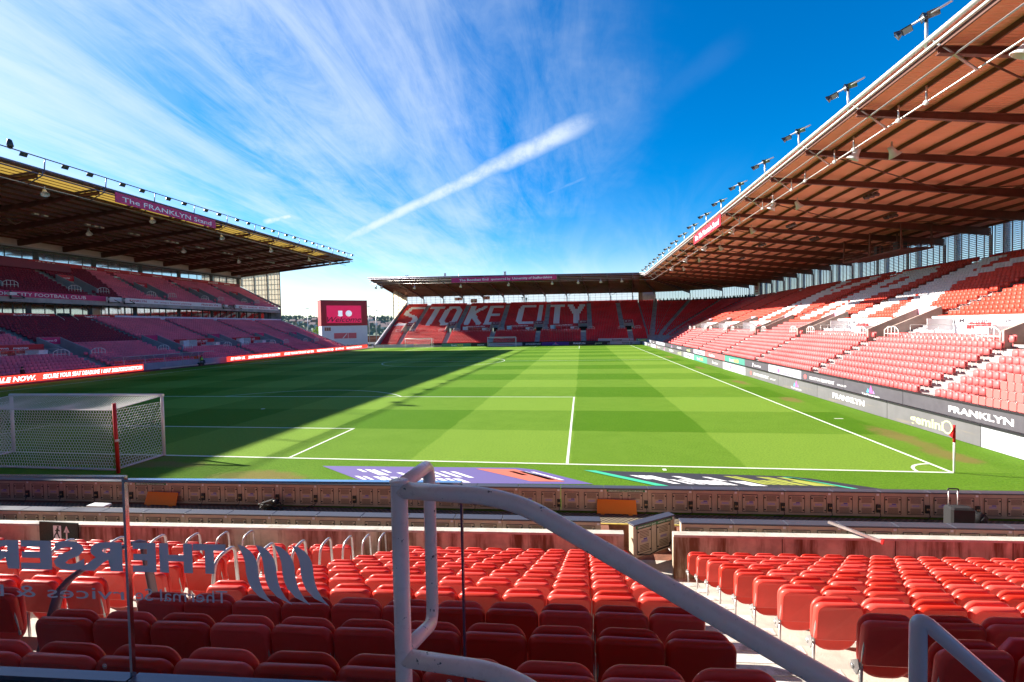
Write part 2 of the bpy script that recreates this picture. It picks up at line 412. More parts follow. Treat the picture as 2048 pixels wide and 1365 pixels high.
mb = MB().box(-37.2, 36.1, 108.9, 109.9, -.9, .015); struct('track_far', mb, mTrack)
mb = MB().box(-120, -37.6, 108.95, 300, -.9, -.02); mb.box(-58, -40.6, 97.6, 108.9, -.9, -.02)
struct('forecourt', mb, mat('asphalt', (.045, .047, .055), .9, var=.25, vscale=1.5, bump=.2))

# ---------------------------------------------------------------- seating bowl, common parts
NR = 33
def TR(i): return .67*i if i <= 10 else 6.7+.76*(i-10)
def zrow(i, k):
    zb = (.05+.385*i if i <= 10 else 3.9+.378*(i-10))*max(k, .975); zr_ = -.40+.385*i if i <= 10 else 3.45+.341*(i-10)
    t = max(0, min(1, (.975-k)/.145)); return zb*(1-t)+zr_*t
def D_(i, tr): return tr(i) if callable(tr) else tr*i
FARSEATS = []       # (x,y,z,angle,colour)
PITCH = .452
class Path:
    """front line of a stand: A->B with outward normal; s runs along the line"""
    def __init__(p, A, B, N, kA, kB): p.A = np.array(A, float); p.B = np.array(B, float); p.N = np.array(N, float); p.L = np.linalg.norm(p.B-p.A); p.T = (p.B-p.A)/p.L; p.kA = kA; p.kB = kB
    def k(p, s): return p.kA+(p.kB-p.kA)*s/p.L
    def pt(p, s, d, z): q = p.A+p.T*s+p.N*d; return (q[0], q[1], z)
def pblock(mb, P, s0, s1, d0, d1, z0f, z1f):
    """block between s0..s1, setbacks d0..d1; z given as functions of s"""
    v = [P.pt(s, d, zf(s)) for zf in (z0f, z1f) for d in (d0, d1) for s in (s0, s1)]
    mb.add(v, [(0, 2, 3, 1), (4, 5, 7, 6), (0, 1, 5, 4), (2, 6, 7, 3), (0, 4, 6, 2), (1, 3, 7, 5)])
def intervals(s0, s1, gaps):
    out = []; a = s0
    for g0, g1 in sorted(gaps):
        if g1 <= s0 or g0 >= s1: continue
        if g0 > a: out.append((a, g0))
        a = max(a, g1)
    if a < s1: out.append((a, s1))
    return out
def terrace(mb, P, gaps, rows=NR, zf=zrow, tr=TR, d0=0., aisles=()):
    """gaps: (s0,s1,r0,r1) rows r0..r1-1 left open"""
    for i in range(rows):
        g = [(a, b) for a, b, r0, r1 in gaps if r0 <= i < r1]
        for a, b in intervals(0, P.L, g):
            pblock(mb, P, a, b, d0+D_(i, tr), d0+D_(i+1, tr), lambda s, i=i: zf(i, P.k(s))-.9 if i else -.95, lambda s, i=i: zf(i, P.k(s)))
    for a0, a1, r0, r1 in aisles:      # half steps
        for i in range(r0, r1-1):
            pblock(mb, P, a0+.02, a1-.02, d0+D_(i, tr)*.48+D_(i+1, tr)*.52, d0+D_(i+1, tr)-.003, lambda s, i=i: zf(i, P.k(s))-.1, lambda s, i=i: (zf(i, P.k(s))+zf(i+1, P.k(s)))/2)
def seats(P, gaps, rows, zf=zrow, tr=TR, d0=0., colour=None, ends=.3, r_first=0):
    ang = math.atan2(-P.N[1], -P.N[0])-math.pi/2       # seat looks towards -N
    for i in range(r_first, rows):
        g = [(a, b) for a, b, r0, r1 in gaps if r0 <= i < r1]
        for a, b in intervals(ends, P.L-ends, g):
            n = int((b-a)/PITCH)
            if n < 1: continue
            off = (b-a-n*PITCH)/2
            for j in range(n):
                s = a+off+(j+.5)*PITCH; x, y, _ = P.pt(s, d0+D_(i, tr)*.2+D_(i+1, tr)*.8, 0)
                FARSEATS.append((x, y, zf(i, P.k(s)), ang, colour(s, i) if colour else 0))
# glyphs for the letters picked out in white seats
GS = {'S': [[(1, 1), (.25, 1), (.02, .8), (.06, .62), (.92, .42), (1, .22), (.8, .02), (0, 0)]], 'T': [[(0, 1), (1, 1)], [(.5, 1), (.5, 0)]],
 'O': [[(.25, 1), (.75, 1), (1, .8), (1, .2), (.75, 0), (.25, 0), (0, .2), (0, .8), (.25, 1)]], 'K': [[(0, 0), (0, 1)], [(1, 1), (.1, .52)], [(.2, .58), (1, 0)]],
 'E': [[(1, 1), (0, 1), (0, 0), (1, 0)], [(0, .5), (.88, .5)]], 'C': [[(1, 1), (.2, 1), (0, .82), (0, .18), (.2, 0), (1, 0)]], 'I': [[(.5, 0), (.5, 1)]], 'Y': [[(0, 1), (.5, .45), (1, 1)], [(.5, .5), (.5, 0)]],
 'R': [[(0, 0), (0, 1), (.7, 1), (1, .85), (1, .65), (.7, .5), (0, .5)], [(.5, .5), (1, 0)]], 'H': [[(0, 0), (0, 1)], [(1, 0), (1, 1)], [(0, .52), (1, .52)]], 'A': [[(0, 0), (.1, .8), (.3, 1), (.7, 1), (.9, .8), (1, 0)], [(0, .45), (1, .45)]]}
def glyph_at(g, x, v, a, b, r0, r1, th, rm=.86):
    """is seat at metre x, row v inside the stroked letter spanning a..b and rows r0..r1"""
    w_ = abs(b-a)-th; h_ = (r1-r0)*rm-th; px_ = abs(x-a)-th/2; py_ = (v-r0)*rm-th/2
    if not (-th < px_ < w_+th and -th < py_ < h_+th) or (x-a)*(b-a) < -.01: return False
    for L in GS[g]:
        for (x0, y0), (x1, y1) in zip(L, L[1:]):
            ax, ay, bx, by = x0*w_, y0*h_, x1*w_, y1*h_; dx, dy = bx-ax, by-ay; t = max(0, min(1, ((px_-ax)*dx+(py_-ay)*dy)/(dx*dx+dy*dy+1e-9)))
            ex, ey = abs(px_-ax-t*dx), abs(py_-ay-t*dy)
            if max(ex, ey) < th/2 if (dx == 0 or dy == 0) else math.hypot(ex, ey) < th/2: return True
    return False
def railing(mb, P, d, z, s0, s1, h=1.0):
    """arched crush barrier standing along the front line"""
    pts = fillet([P.pt(s0, d, z), P.pt(s0, d, z+h*.72), P.pt(s0+(s1-s0)*.25, d, z+h), P.pt(s1-(s1-s0)*.25, d, z+h), P.pt(s1, d, z+h*.72), P.pt(s1, d, z)], .12, 2)
    mb.tube(pts, .035, 5)
    for f in (.25, .5, .75): mb.tube([P.pt(s0+(s1-s0)*f, d, z), P.pt(s0+(s1-s0)*f, d, z+h)], .03, 5)
    mb.tube([P.pt(s0, d, z+h*.4), P.pt(s1, d, z+h*.4)], .025, 5)
def vomitory(P, c, r0, r1, zf, tr, label, num, d0=0., hw=1.25, sub='', signm=None, grp='vomitories'):
    k = P.k(c); zfl = zf(r0, k)-.12; dA = d0+D_(r0, tr); dB = d0+D_(r1, tr); zt = zf(r1, k)
    loc = P.pt(c, (dA+dB)/2, zfl); t = thing('vomitory', label, 'stadium entrance', loc, grp)
    T3 = np.array([*P.T, 0]); N3 = np.array([*P.N, 0]); U3 = np.array([0, 0, 1.])
    for s in (-1, 1):
        m1 = MB(); o = P.pt(c+s*hw, 0, 0)
        poly = [(dA-.5, zfl-.3), (dB+.1, zfl-.3), (dB+.1, zt+.95), (dA-.5, zf(r0, k)+.75)]
        m1.prism(poly, o, N3, U3, T3, -.1, .1); m1.build('side_wall', mGreyW if P.A[0] < -30 and P.N[0] < 0 else mConcL2, t)
    m1 = MB(); pblock(m1, P, c-hw+.1, c+hw-.1, dB-.1, dB+.06, lambda s: zfl+1.75, lambda s: zt+.95); m1.build('lintel', mConcL2, t)
    m1 = MB(); pblock(m1, P, c-hw+.1, c+hw-.1, dA-.1, dB+3, lambda s: zfl-.2, lambda s: zfl); m1.build('floor', mConcD, t)
    m1 = MB(); pblock(m1, P, c-hw-.1, c+hw+.1, dB+2.9, dB+3., lambda s: zfl, lambda s: zfl+2.4); m1.build('passage_shade', mBlack, t)  # black slab stands for the shade inside the passage
    sg = MB(); pblock(sg, P, c-hw+.12, c+hw-.12, dB-.18, dB-.11, lambda s: zt+.02, lambda s: zt+.93)
    so = sg.build('entrance_sign', signm or mMagenta, t)
    tx = MB(); rr = -T3 if np.cross(T3, U3)@N3 > 0 else T3
    rr = np.cross(N3, U3)  # right hand when facing N
    o = np.array(P.pt(c, dB-.186, zt+.5))
    if num: add_text(tx, num, o-rr*.62, rr, U3, .42)
    if sub: add_text(tx, sub, o+rr*(.35 if num else 0), rr, U3, .2 if num else .26)
    if tx.v: tx.build('lettering', mInkW, so)
    rl = MB(); railing(rl, P, dA-.55, zfl+.1, c-hw-1.9, c-hw-.1, 1.0); rl.build('guard_rail', mRail, t)
    rl = MB(); railing(rl, P, dA-.55, zfl+.1, c+hw+.1, c+hw+1.9, 1.0); rl.build('guard_rail', mRail, t)
    return t
mConcL2 = mat('cast_wall', (.45, .36, .31), .8, var=.12, vscale=1.5)
def platform(P, s0, s1, r0, r1, zf, tr, label, txt, d0=0., back=None, ink=None, logo=False, small='', fascia=None):
    k = P.k((s0+s1)/2); z = zf(r0, k)+.25; dA = d0+D_(r0, tr); dB = d0+D_(r1, tr); zt = zf(r1, k)
    T3 = np.array([*P.T, 0]); N3 = np.array([*P.N, 0]); U3 = np.array([0, 0, 1.]); rr = np.cross(N3, U3)
    t = thing('viewing_platform', label, 'platform', P.pt((s0+s1)/2, (dA+dB)/2, z))
    c = (s0+s1)/2
    def blk(n, a, b, e, f, zz0, zz1, m_, par=t): m1 = MB(); pblock(m1, P, a, b, e, f, lambda s: zz0, lambda s: zz1); return m1.build(n, m_, par)
    blk('deck', s0, s1, dA-.25, dB-.12, z-.45, z, fascia or mWhite)
    bk = blk('back_panel', s0, s1, dB-.12, dB+.02, z-.1, zt+.75, back or mWB)
    tx = MB(); o = np.array(P.pt(c, dB-.127, zt+.38))
    w = min(s1-s0-3.4, len(txt)*.32)
    if txt: add_text(tx, txt, o, rr, U3, .34, w, bold=.015)
    if tx.v: tx.build('lettering', ink or mInkD, bk)
    if logo:
        for q in (-1, 1): mountains(bk, o+rr*q*(w/2+1.2), rr, U3, .9)
    # glass front with a rail, wheelchair bays, seats, desks
    g = MB(); pblock(g, P, s0+1.2, s1-.3, dA-.2, dA-.18, lambda s: z+.05, lambda s: z+.85); g.build('glass_front', mGlassN, t)
    rl = MB(); rl.tube([P.pt(s0+1.2, dA-.19, z+.87), P.pt(s1-.3, dA-.19, z+.87)], .02, 5)
    n = max(2, int((s1-s0)/1.6))
    for i in range(n+1): s = s0+1.2+(s1-s0-1.5)*i/n; rl.tube([P.pt(s, dA-.19, z), P.pt(s, dA-.19, z+.87)], .018, 5)
    rl.build('glass_rail', mSteel, t)
    if small:
        tx = MB(); nn = max(2, int((s1-s0)/3))
        for i in range(nn): add_text(tx, small, np.array(P.pt(s0+1.8+(s1-s0-3)*(i+.5)/nn, dA-.215, z+.42)), rr, U3, .26)
        tx.build('glass_lettering', mInkW, t)
    bx = MB()
    blk('equipment_cabinet', s1-2.2, s1-1.2, dA+.2, dB-.3, z, z+.75, mWhiteD); blk('store_cupboard', s0+.9, s0+2.1, dB-.9, dB-.2, z, z+1.25, mWhiteD)
    blk('side_screen', s0+2.3, s0+2.35, dA+.3, dB-.2, z, z+1.35, mWhiteD)
    for j in range(4):
        s = s1-3.2-j*.5 if (s1-s0) > 6 else s1-2.6-j*.5
        x, y, _ = P.pt(s, dB-.5, 0); ang = math.atan2(-P.N[1], -P.N[0])-math.pi/2; FARSEATS.append((x, y, z+.12, ang, 0))
    return t
def mountains(par, o, r, u, w_):
    """pink and blue peaks emblem"""
    for m_, pts in ((mPeakB, [(-.5, -.25), (-.28, .12), (-.1, -.25)]), (mPeakP, [(-.22, -.25), (.08, .35), (.36, -.25)]), (mPeakV, [(.3, -.25), (.42, .02), (.55, -.25)])):
        m1 = MB(); n = np.cross(r, u); m1.prism([(a*w_, b*w_) for a, b in pts], np.array(o)+n*.004, r, u, n, 0, .006); m1.build('peak_emblem', m_, par)
mPeakP = mat('peak_pink', (.80, .12, .42), .5); mPeakB = mat('peak_blue', (.08, .42, .62), .5); mPeakV = mat('peak_violet', (.35, .25, .55), .5)

# ---------------------------------------------------------------- end + side stand paths
PB = Path((-37.5, 112.6), (38.6, 112.6), (0, 1), 1.04, .975)
corner = []
cc = np.array((38.6, 110.6)); NF = 8
def cp(i): a = R(90-90*i/NF); return cc+2*np.array((math.cos(a), math.sin(a)))
def kc(i): return .975+(.83-.975)*i/NF
PR = Path((40.6, 110.6), (40.6, -22), (1, 0), .83, .83)
def prY(y): return 110.6-y
VB = [-31.5, -18.0, -4.6, 8.4, 21.2, 34.0]
VR = [100.8, 86.6, 72.4, 58.2, 44.0, 29.6, 15.4, 1.2]
gB = []; aB = []
for j, x in enumerate(VB):
    s = x+37.5; gB.append((s-1.25, s+1.25, 10, 15)); aB.append((s-.6, s+.6, 0, 10))
    q = s+1.35 if j < 5 else s-2.55
    aB.append((q, q+1.2, 10, NR))
pB = []
for a, b in ((-15.2, -6.0), (-1.9, 6.9), (10.9, 19.8)): pB.append((a+37.5, b+37.5, 10, 13))
gR = []; aR = []
for y in VR:
    s = prY(y); gR.append((s-1.25, s+1.25, 10, 15)); aR.append((s-.6, s+.6, 0, 10)); aR.append((s+1.35, s+2.5, 10, NR))
pR = []
for a, b in ((41.4, 32.0), (26.8, 17.6), (12.6, 3.4)): pR.append((prY(a), prY(b), 10, 13))
for a, b in ((69.8, 60.4), (84., 74.6), (98.2, 88.8)): pR.append((prY(a), prY(b), 10, 13))

def make_stand(name, label): return thing(name, label, 'grandstand', (0, 0, 0))
EB = make_stand('grandstand', 'red stand behind the far goal, white seats spelling the club name')
ER = make_stand('grandstand', 'long sunlit red stand on the right under a brown beamed roof')
mb = MB(); terrace(mb, PB, gB+pB, aisles=aB); mb.build('terrace', mConcD, EB)
mb = MB(); terrace(mb, PR, gR+pR, aisles=aR)
CA = (1, 3, 5, 7)
for i in range(NF):
    for r in range(NR):
        v = []
        for zz in (0, 1):
            for d in (TR(r), TR(r+1)):
                for q in (i, i+1):
                    a = R(90-90*q/NF); p = cc+(2+d)*np.array((math.cos(a), math.sin(a))); zt = zrow(r, kc(q)); v.append((*p, zt if zz else zt-.9))
        mb.add(v, [(0, 2, 3, 1), (4, 5, 7, 6), (0, 1, 5, 4), (2, 6, 7, 3), (0, 4, 6, 2), (1, 3, 7, 5)])
        p0 = cc+(2+TR(r+.8))*np.array((math.cos(R(90-90*i/NF)), math.sin(R(90-90*i/NF))))
        p1 = cc+(2+TR(r+.8))*np.array((math.cos(R(90-90*(i+1)/NF)), math.sin(R(90-90*(i+1)/NF))))
        Lr = np.linalg.norm(p1-p0); ga = .62 if i in CA else .05; gb = .62 if i+1 in CA else .05
        n = int((Lr-ga-gb)/PITCH); nn = (p0+p1)/2-cc; ang = math.atan2(-nn[1], -nn[0])-math.pi/2
        for j in range(n):
            f = (ga+(j+.5)*(Lr-ga-gb)/n)/Lr; p = p0+(p1-p0)*f
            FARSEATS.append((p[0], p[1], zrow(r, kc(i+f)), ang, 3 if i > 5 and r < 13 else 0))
mb.build('terrace', mConcD, ER)
# letters
def colB(s, i):
    x = s-37.5
    for g, a, b in (('S', -36.4, -30.3), ('T', -28.3, -23.4), ('O', -22.9, -17.3), ('K', -14.7, -9.3), ('E', -8.6, -3.8), ('C', 1.2, 6.4), ('I', 7.5, 8.7), ('T', 11.2, 15.8), ('Y', 16.6, 21.9)):
        if glyph_at(g, x, i, a, b, 13.2, 29.6, 1.65): return 1
    return 0
def colR(s, i):
    y = 110.6-s
    for g, a, b in (('K', 69.5, 58.6), ('R', 54.0, 45.6), ('K', 41.4, 31.6)):
        if glyph_at(g, y, i, a, b, 13.6, 31.8, 3.0): return 1
    return 0
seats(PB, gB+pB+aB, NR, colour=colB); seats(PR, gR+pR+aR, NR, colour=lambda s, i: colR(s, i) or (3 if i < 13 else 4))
# front walls
mb = MB().box(-37.5, 36.2, 109.9, 110.0, -.9, .8).box(-37.5, 39, 110, 112.6, -.95, -.5); mb.build('front_wall', mConc, EB)
mb = MB().box(37.3, 37.4, -22, 109.9, -.9, 1.2).box(37.4, 40.6, -22, 112.6, -.95, -.5)
for i in range(NF):
    pass
mb.build('front_wall', mConc, ER)
# entrances and platforms
NB = ['19', '20', '21', '22', '23', '24']
WHB = ['leftmost entrance of the far stand', 'entrance of the far stand below its white seat letter O', 'entrance of the far stand just above the far goal', 'entrance of the far stand between its middle and rightmost platforms', 'entrance of the far stand right of its rightmost platform', 'rightmost entrance of the far stand, before the corner']
for j, x in enumerate(VB): vomitory(PB, x+37.5, 10, 15, zrow, TR, WHB[j], NB[j], sub='BLOCK', signm=mMaroon, grp='entrances of the far stand')
for j, y in enumerate(VR):
    if y < 5: continue
    vomitory(PR, prY(y), 10, 15, zrow, TR, 'entrance signed %s between pale sloping walls in the right stand' % (27+j-0), str(27+j), sub='BLOCK', signm=mPink, grp='entrances of the right stand')
for j, g in enumerate(pB): platform(PB, g[0], g[1], 10, 13, zrow, TR, 'red backed platform in the far stand, %s of the three' % ('leftmost', 'middle', 'rightmost')[j], 'University of Staffordshire', back=mRedB, ink=mInkW, small='')
for j, g in enumerate(pR): platform(PR, g[0], g[1], 10, 13, zrow, TR, 'white backed platform in the right stand, %s' % ('left of entrance 32', 'right of entrance 32', 'cut by the photo edge', 'fourth from the camera', 'fifth from the camera', 'sixth from the camera')[j], 'TileMountain.co.uk', logo=True, small='TileMountain' if j < 3 else '')
for k_ in (1, 4, 7): pass

# ---------------------------------------------------------------- roofs of the end and side stands
mDeck = mat('roof_sheeting', (.92, .39, .26), .7)
def corrugate(M, axis, scale):
    t = NT(M.node_tree); b = M.node_tree.nodes['Principled BSDF']
    w_ = t.node('ShaderNodeTexWave', wave_type='BANDS', bands_direction=axis); w_.inputs['Scale'].default_value = scale; t.put(w_.inputs['Vector'], t.obj())
    bn = t.node('ShaderNodeBump'); bn.inputs['Strength'].default_value = .8; bn.inputs['Distance'].default_value = .05
    t.put(bn.inputs['Height'], w_.outputs[1]); t.put(b.inputs['Normal'], bn.outputs[0])
    c = t.mix(t.noise(t.obj(), .4, 4), tuple(b.inputs['Base Color'].default_value[:3]), tuple(x*.82 for x in b.inputs['Base Color'].default_value[:3])); t.put(b.inputs['Base Color'], c)
corrugate(mDeck, 'Y', 1.3)
mDeckX = mat('roof_sheeting_end', (.46, .27, .25), .7); corrugate(mDeckX, 'X', 1.3)
DEPTH = TR(NR)+.3
def rst(i):      # roof stations: (front xy, zf, back xy, zb)
    return RS[i]
RS = []
for x, zf_, zb_ in ((-39.2, 19.75, 16.15), (36.0, 18.45, 15.35)): RS.append(((x, 111.0), zf_, (x if x < 0 else 38.6, 112.6+DEPTH), zb_))
for i in range(1, NF):
    a = R(90-90*i/NF); dv = np.array((math.cos(a), math.sin(a))); f = i/NF
    fr = np.array((36.6, 109.4)) if i == 4 else np.array((36.2+.8*f, 110.6-2.4*f)); bk = cc+(2+DEPTH)*dv
    RS.append((tuple(fr), 18.45-.5*f, tuple(bk), 15.35-.25*f))
for y in (110.6, -22.): RS.append(((37.0, y if y < 0 else 108.), 17.95, (40.6+DEPTH, y), 15.1))
def roofseg(mb, a, b, t=.1, off=0., f0=0., f1=1.):
    A, B = RS[a], RS[b]; vs = []
    for dz in (off, off+t):
        for f in (f0, f1):
            for Q in (A, B):
                p = np.array(Q[0])*(1-f)+np.array(Q[2])*f; z = Q[1]*(1-f)+Q[3]*f; vs.append((*p, z+dz))
    mb.add(vs, [(0, 2, 3, 1), (4, 5, 7, 6), (0, 1, 5, 4), (2, 6, 7, 3), (0, 4, 6, 2), (1, 3, 7, 5)])
mb = MB(); roofseg(mb, 0, 1); mb.build('roof', mDeckX, EB)
mb = MB()
for i in range(1, len(RS)-1): roofseg(mb, i, i+1)
mb.build('roof', mDeck, ER)
def rpt(a, b, t, f, dz=0.):
    A, B = RS[a], RS[b]; p = (np.array(A[0])*(1-t)+np.array(B[0])*t)*(1-f)+(np.array(A[2])*(1-t)+np.array(B[2])*t)*f
    z = (A[1]*(1-t)+B[1]*t)*(1-f)+(A[3]*(1-t)+B[3]*t)*f; return np.array((*p, z+dz))
NP = 15
for j in range(NP):
    f = .015+.97*j/(NP-1)
    m1 = MB(); m1.bar(rpt(0, 1, 0, f, -.14), rpt(0, 1, 1, f, -.14), .09, .26); m1.build('purlin', mPurl, EB)
    m1 = MB()
    for i in range(1, len(RS)-1): m1.bar(rpt(i, i+1, 0, f, -.14), rpt(i, i+1, 1, f, -.14), .09, .26)
    m1.build('purlin', mPurl, ER)
def rafter(par, a, b, t, f0=.0):
    m1 = MB(); m1.ibeam(rpt(a, b, t, f0+.01, -.27), rpt(a, b, t, 1., -.27), .26, .35, .85); m1.build('rafter', mSteelD, par)
    bk = rpt(a, b, t, .999, -1.0); m1 = MB()
    m1.bar(bk, (bk[0], bk[1], 10.5), .2, .2, up=(0, 1, 0)); m1.build('column', mSteelD, par)
RXB = [-38.6+6.62*i for i in range(12)]
for x in RXB: rafter(EB, 0, 1, (x+39.2)/75.2)
for i in (2, 4, 6, 8): rafter(ER, i, min(i+1, len(RS)-2), 0)
RYR = [8.2+6.62*i for i in range(-4, 16)]
nR = len(RS)-2
for y in RYR: rafter(ER, nR, nR+1, (109.3-y)/131.3)
# diagonal roof bracing seen under the sheets
for par, a, lst, Lx, o_ in ((ER, nR, RYR, 131.3, 109.3), (EB, 0, RXB, 74.6, -39.2)):
    for j in range(0, len(lst)-1, 2):
        m1 = MB(); t0, t1 = [ (o_-q)/Lx if par is ER else (q-o_)/Lx for q in (lst[j], lst[j+1])]
        m1.tube([rpt(a, a+1, t0, .05, -.45), rpt(a, a+1, t1, .5, -.65)], .05, 5); m1.tube([rpt(a, a+1, t1, .5, -.65), rpt(a, a+1, t0, .95, -.9)], .05, 5)
        m1.build('roof_brace', mPurl, par)
# fascia, gutter pipes and walkway rail along the front edge
def edge_run(par, idx, name, dz, dout, r, m_):
    m1 = MB()
    for i in idx:
        p, q = rpt(i, i+1, 0, 0, dz), rpt(i, i+1, 1, 0, dz); m1.tube([p, q], r, 8)
    m1.build(name, m_, par)
mGut = mat('pale_gutter', (.62, .60, .60), .4, metal=.3)
mGutD = mat('blue_grey_gutter', (.16, .16, .24), .4, metal=.3)
for par, idx, gm in ((EB, [0], mGutD), (ER, range(1, len(RS)-1), mGut)):
    edge_run(par, idx, 'gutter', .12, 0, .13, gm); edge_run(par, idx, 'edge_tube', -.28, 0, .08, gm)
    m1 = MB()
    for i in idx:
        for f, dz in ((.035, -.62),): m1.tube([rpt(i, i+1, 0, f, dz), rpt(i, i+1, 1, f, dz)], .045, 6)
        n = max(1, int(np.linalg.norm(rpt(i, i+1, 1, 0)-rpt(i, i+1, 0, 0))/6.62))
    m1.build('service_tube', mGut, par)
    m1 = MB()
    for i in idx:
        m1.tube([rpt(i, i+1, 0, .07, -1.25), rpt(i, i+1, 1, .07, -1.25)], .045, 6)
    m1.build('service_rail', mSteel, par)
for y in RYR:
    t = (109.3-y)/131.3; m1 = MB(); m1.tube([rpt(nR, nR+1, t, .0, .1), rpt(nR, nR+1, t, .07, -1.3)], .06, 6); m1.build('rail_hanger', mSteel, ER)
for x in RXB:
    t = (x+39.2)/75.2; m1 = MB(); m1.tube([rpt(0, 1, t, .0, .1), rpt(0, 1, t, .02, -1.1)], .06, 6); m1.tube([rpt(0, 1, t, .02, -1.1), rpt(0, 1, min(1, t+.09), .02, -1.1)], .045, 6); m1.build('rail_hanger', mSteel, EB)
# roof outer skins, back walls
zbk = lambda k: zrow(NR-1, k)+.05
m1 = MB(); ztB = 15.35
for i in range(46):
    x = -37.5+76.*i/46
    m1.box(x-.03, x+.03, 136.9, 137.02, 12.2, 16.3) if x < 38.5 else None
for z in (13.15, 13.95, 14.75, 15.5): m1.box(-37.5, 38.5, 136.92, 137.0, z-.025, z+.025)
m1.build('glazing_bars', mSteelD, EB)
MB().box(-37.5, 38.5, 137.04, 137.08, 12., 16.3).build('rear_glazing', mPoly, EB)
MB().box(-37.5, 38.5, 136.85, 137.2, 11.2, 12.95).build('rear_parapet', mRedB, EB)
MB().quad((-37.5, 110, -.9), (-37.5, 137, -.9), (-37.5, 137, 13.9), (-37.5, 112, .9)).box(-37.65, -37.55, 110, 110.2, -.9, 1.2).build('end_wall', mConcD, EB)
m1 = MB(); m1.bar((-37.6, 110.9, .6), (-37.6, 119.3, 5.0), .35, .5); m1.bar((-37.6, 119.2, 4.95), (-37.6, 137.1, 14.15), .35, .5); m1.build('end_capping', mWhiteD, EB)
m1 = MB(); m1.prism([(125.2, 8.1), (137, 14.1), (137, 16.3), (125.2, 17.7)], (-37.6, 0, 0), (0, 1, 0), (0, 0, 1), (1, 0, 0), -.02, .02); m1.build('end_screen', mPolyE, EB)
m1 = MB()
for y in (125.2, 129.1, 133., 137): m1.box(-37.72, -37.5, y-.07, y+.07, 8.0+.5*(y-125), 17.6-(y-125)*.1)
for z in np.arange(9.2, 16.4, 1.15): m1.box(-37.7, -37.52, 125.2+max(0, (z-8.1)/.51) if z < 14.1 else 125.2, 137 if z > 14.1 else 125.2+(z-8.1)/.51, z-.03, z+.03) if z > 14.1 else m1.box(-37.7, -37.52, 125.2, 125.2+(z-8.1)/.51, z-.03, z+.03)
m1.build('end_screen_frame', mSteelD, EB)
# right stand rear louvres, bay by bay
ys = sorted(RYR+[110.6]); xw = 40.6+DEPTH-.15; zlo = zrow(NR-1, .83)+.1
mLouv = mat('louvre_blade', (.66, .69, .74), .5, metal=.2)
for j in range(len(ys)-1):
    y0, y1 = ys[j]+.16, ys[j+1]-.16; m1 = MB()
    for z in np.arange(zlo+.2, 14.9, .21): m1.obox((xw, (y0+y1)/2, z), (.8, 0, -.6), (0, 1, 0), (.6, 0, .8), .07, (y1-y0)/2, .008)
    m1.build('louvre_panel', mLouv, ER)
    m1 = MB(); n = 6
    for q in range(n+1): y = y0+(y1-y0)*q/n; m1.box(xw-.1, xw-.03, y-.035, y+.035, zlo-.6, 15.0)
    m1.build('louvre_posts', mSteelD, ER)
    m1 = MB(); m1.tube([(xw+.4, y1-.9, zlo-1), (xw+.4, y1-.9, 15.0)], .24, 10); m1.build('rear_column', mWhiteD, ER)
MB().box(xw-.12, xw+.05, -22, 110.6, zlo-.9, zlo+.12).build('rear_parapet', mRedB, ER)
# corner: glazed strip, control room and sign panel
for i in range(NF):
    a, b = R(90-90*i/NF), R(90-90*(i+1)/NF); p = cc+(1.9+DEPTH)*np.array((math.cos(a), math.sin(a))); q = cc+(1.9+DEPTH)*np.array((math.cos(b), math.sin(b)))
    zl = zrow(NR-1, kc(i))-.1; zr = zrow(NR-1, kc(i+1))-.1; za = 15.5-.25*i/NF; zb = 15.5-.25*(i+1)/NF
    m1 = MB(); m1.quad((*p, zl), (*q, zr), (*q, zr+.75), (*p, zl+.75)); m1.build('rear_parapet', mConcD, ER)
    if i == 0:
        m1 = MB(); m1.quad((*p, zl+.7), (*(p*.75+q*.25), zl+.7), (*(p*.75+q*.25), za), (*p, za)); m1.build('control_room_wall', mConcL2, ER)
        pp = p*.75+q*.25; o1 = (pp-cc)/np.linalg.norm(pp-cc)*1.2
        m1 = MB(); m1.quad((*(pp+o1), zl+.7), (*(q+o1), zr+.7), (*(q+o1), zb), (*(pp+o1), za)); m1.build('control_room_back', mConcL2, ER)
        m1 = MB(); m1.quad((*pp, zl+.75), (*q, zr+.75), (*q, zr+1.25), (*pp, zl+1.25)); m1.build('control_room_front', mWhiteD, ER)
        continue
    m1 = MB(); m1.quad((*p, zl+.75), (*q, zr+.75), (*q, zb), (*p, za)); m1.build('corner_glazing', mPoly, ER)
    m1 = MB()
    for t in np.linspace(0, 1, 7): c_ = (p*(1-t)+q*t)*.9985+cc*.0015; m1.bar((*c_, zl+.7), (*c_, 15.2), .06, .06, up=(0, 1, 0))
    for t in np.linspace(.06, .94, 5): c_ = (p*(1-t)+q*t)*.97+cc*.03; zc = zl*(1-t)+zr*t+.05; m1.box(c_[0]-.2, c_[0]+.2, c_[1]-.2, c_[1]+.2, zc+.45, zc+.95); m1.box(c_[0]-.15, c_[0]+.15, c_[1]+.1, c_[1]+.2, zc+.9, zc+1.35)
    m1.build('corner_glazing_bars', mBlackM, ER)
sp = thing('sign_panel', 'pale panel with a dark red pillared crest in the far right corner', 'sign', (64.3, 109.4, 13.4))
MB().box(64.2, 64.3, 107.6, 111.2, 11.9, 15.0).build('panel', mWhiteD, sp)
m1 = MB()
for q in (-1, 0, 1): m1.box(64.16, 64.2, 109.4+q*.55-.12, 109.4+q*.55+.12, 13.1, 14.0)
m1.box(64.16, 64.2, 108.4, 110.4, 14.1, 14.35).box(64.16, 64.2, 108.6, 110.2, 12.6, 12.85); m1.build('crest', mInkR, sp)
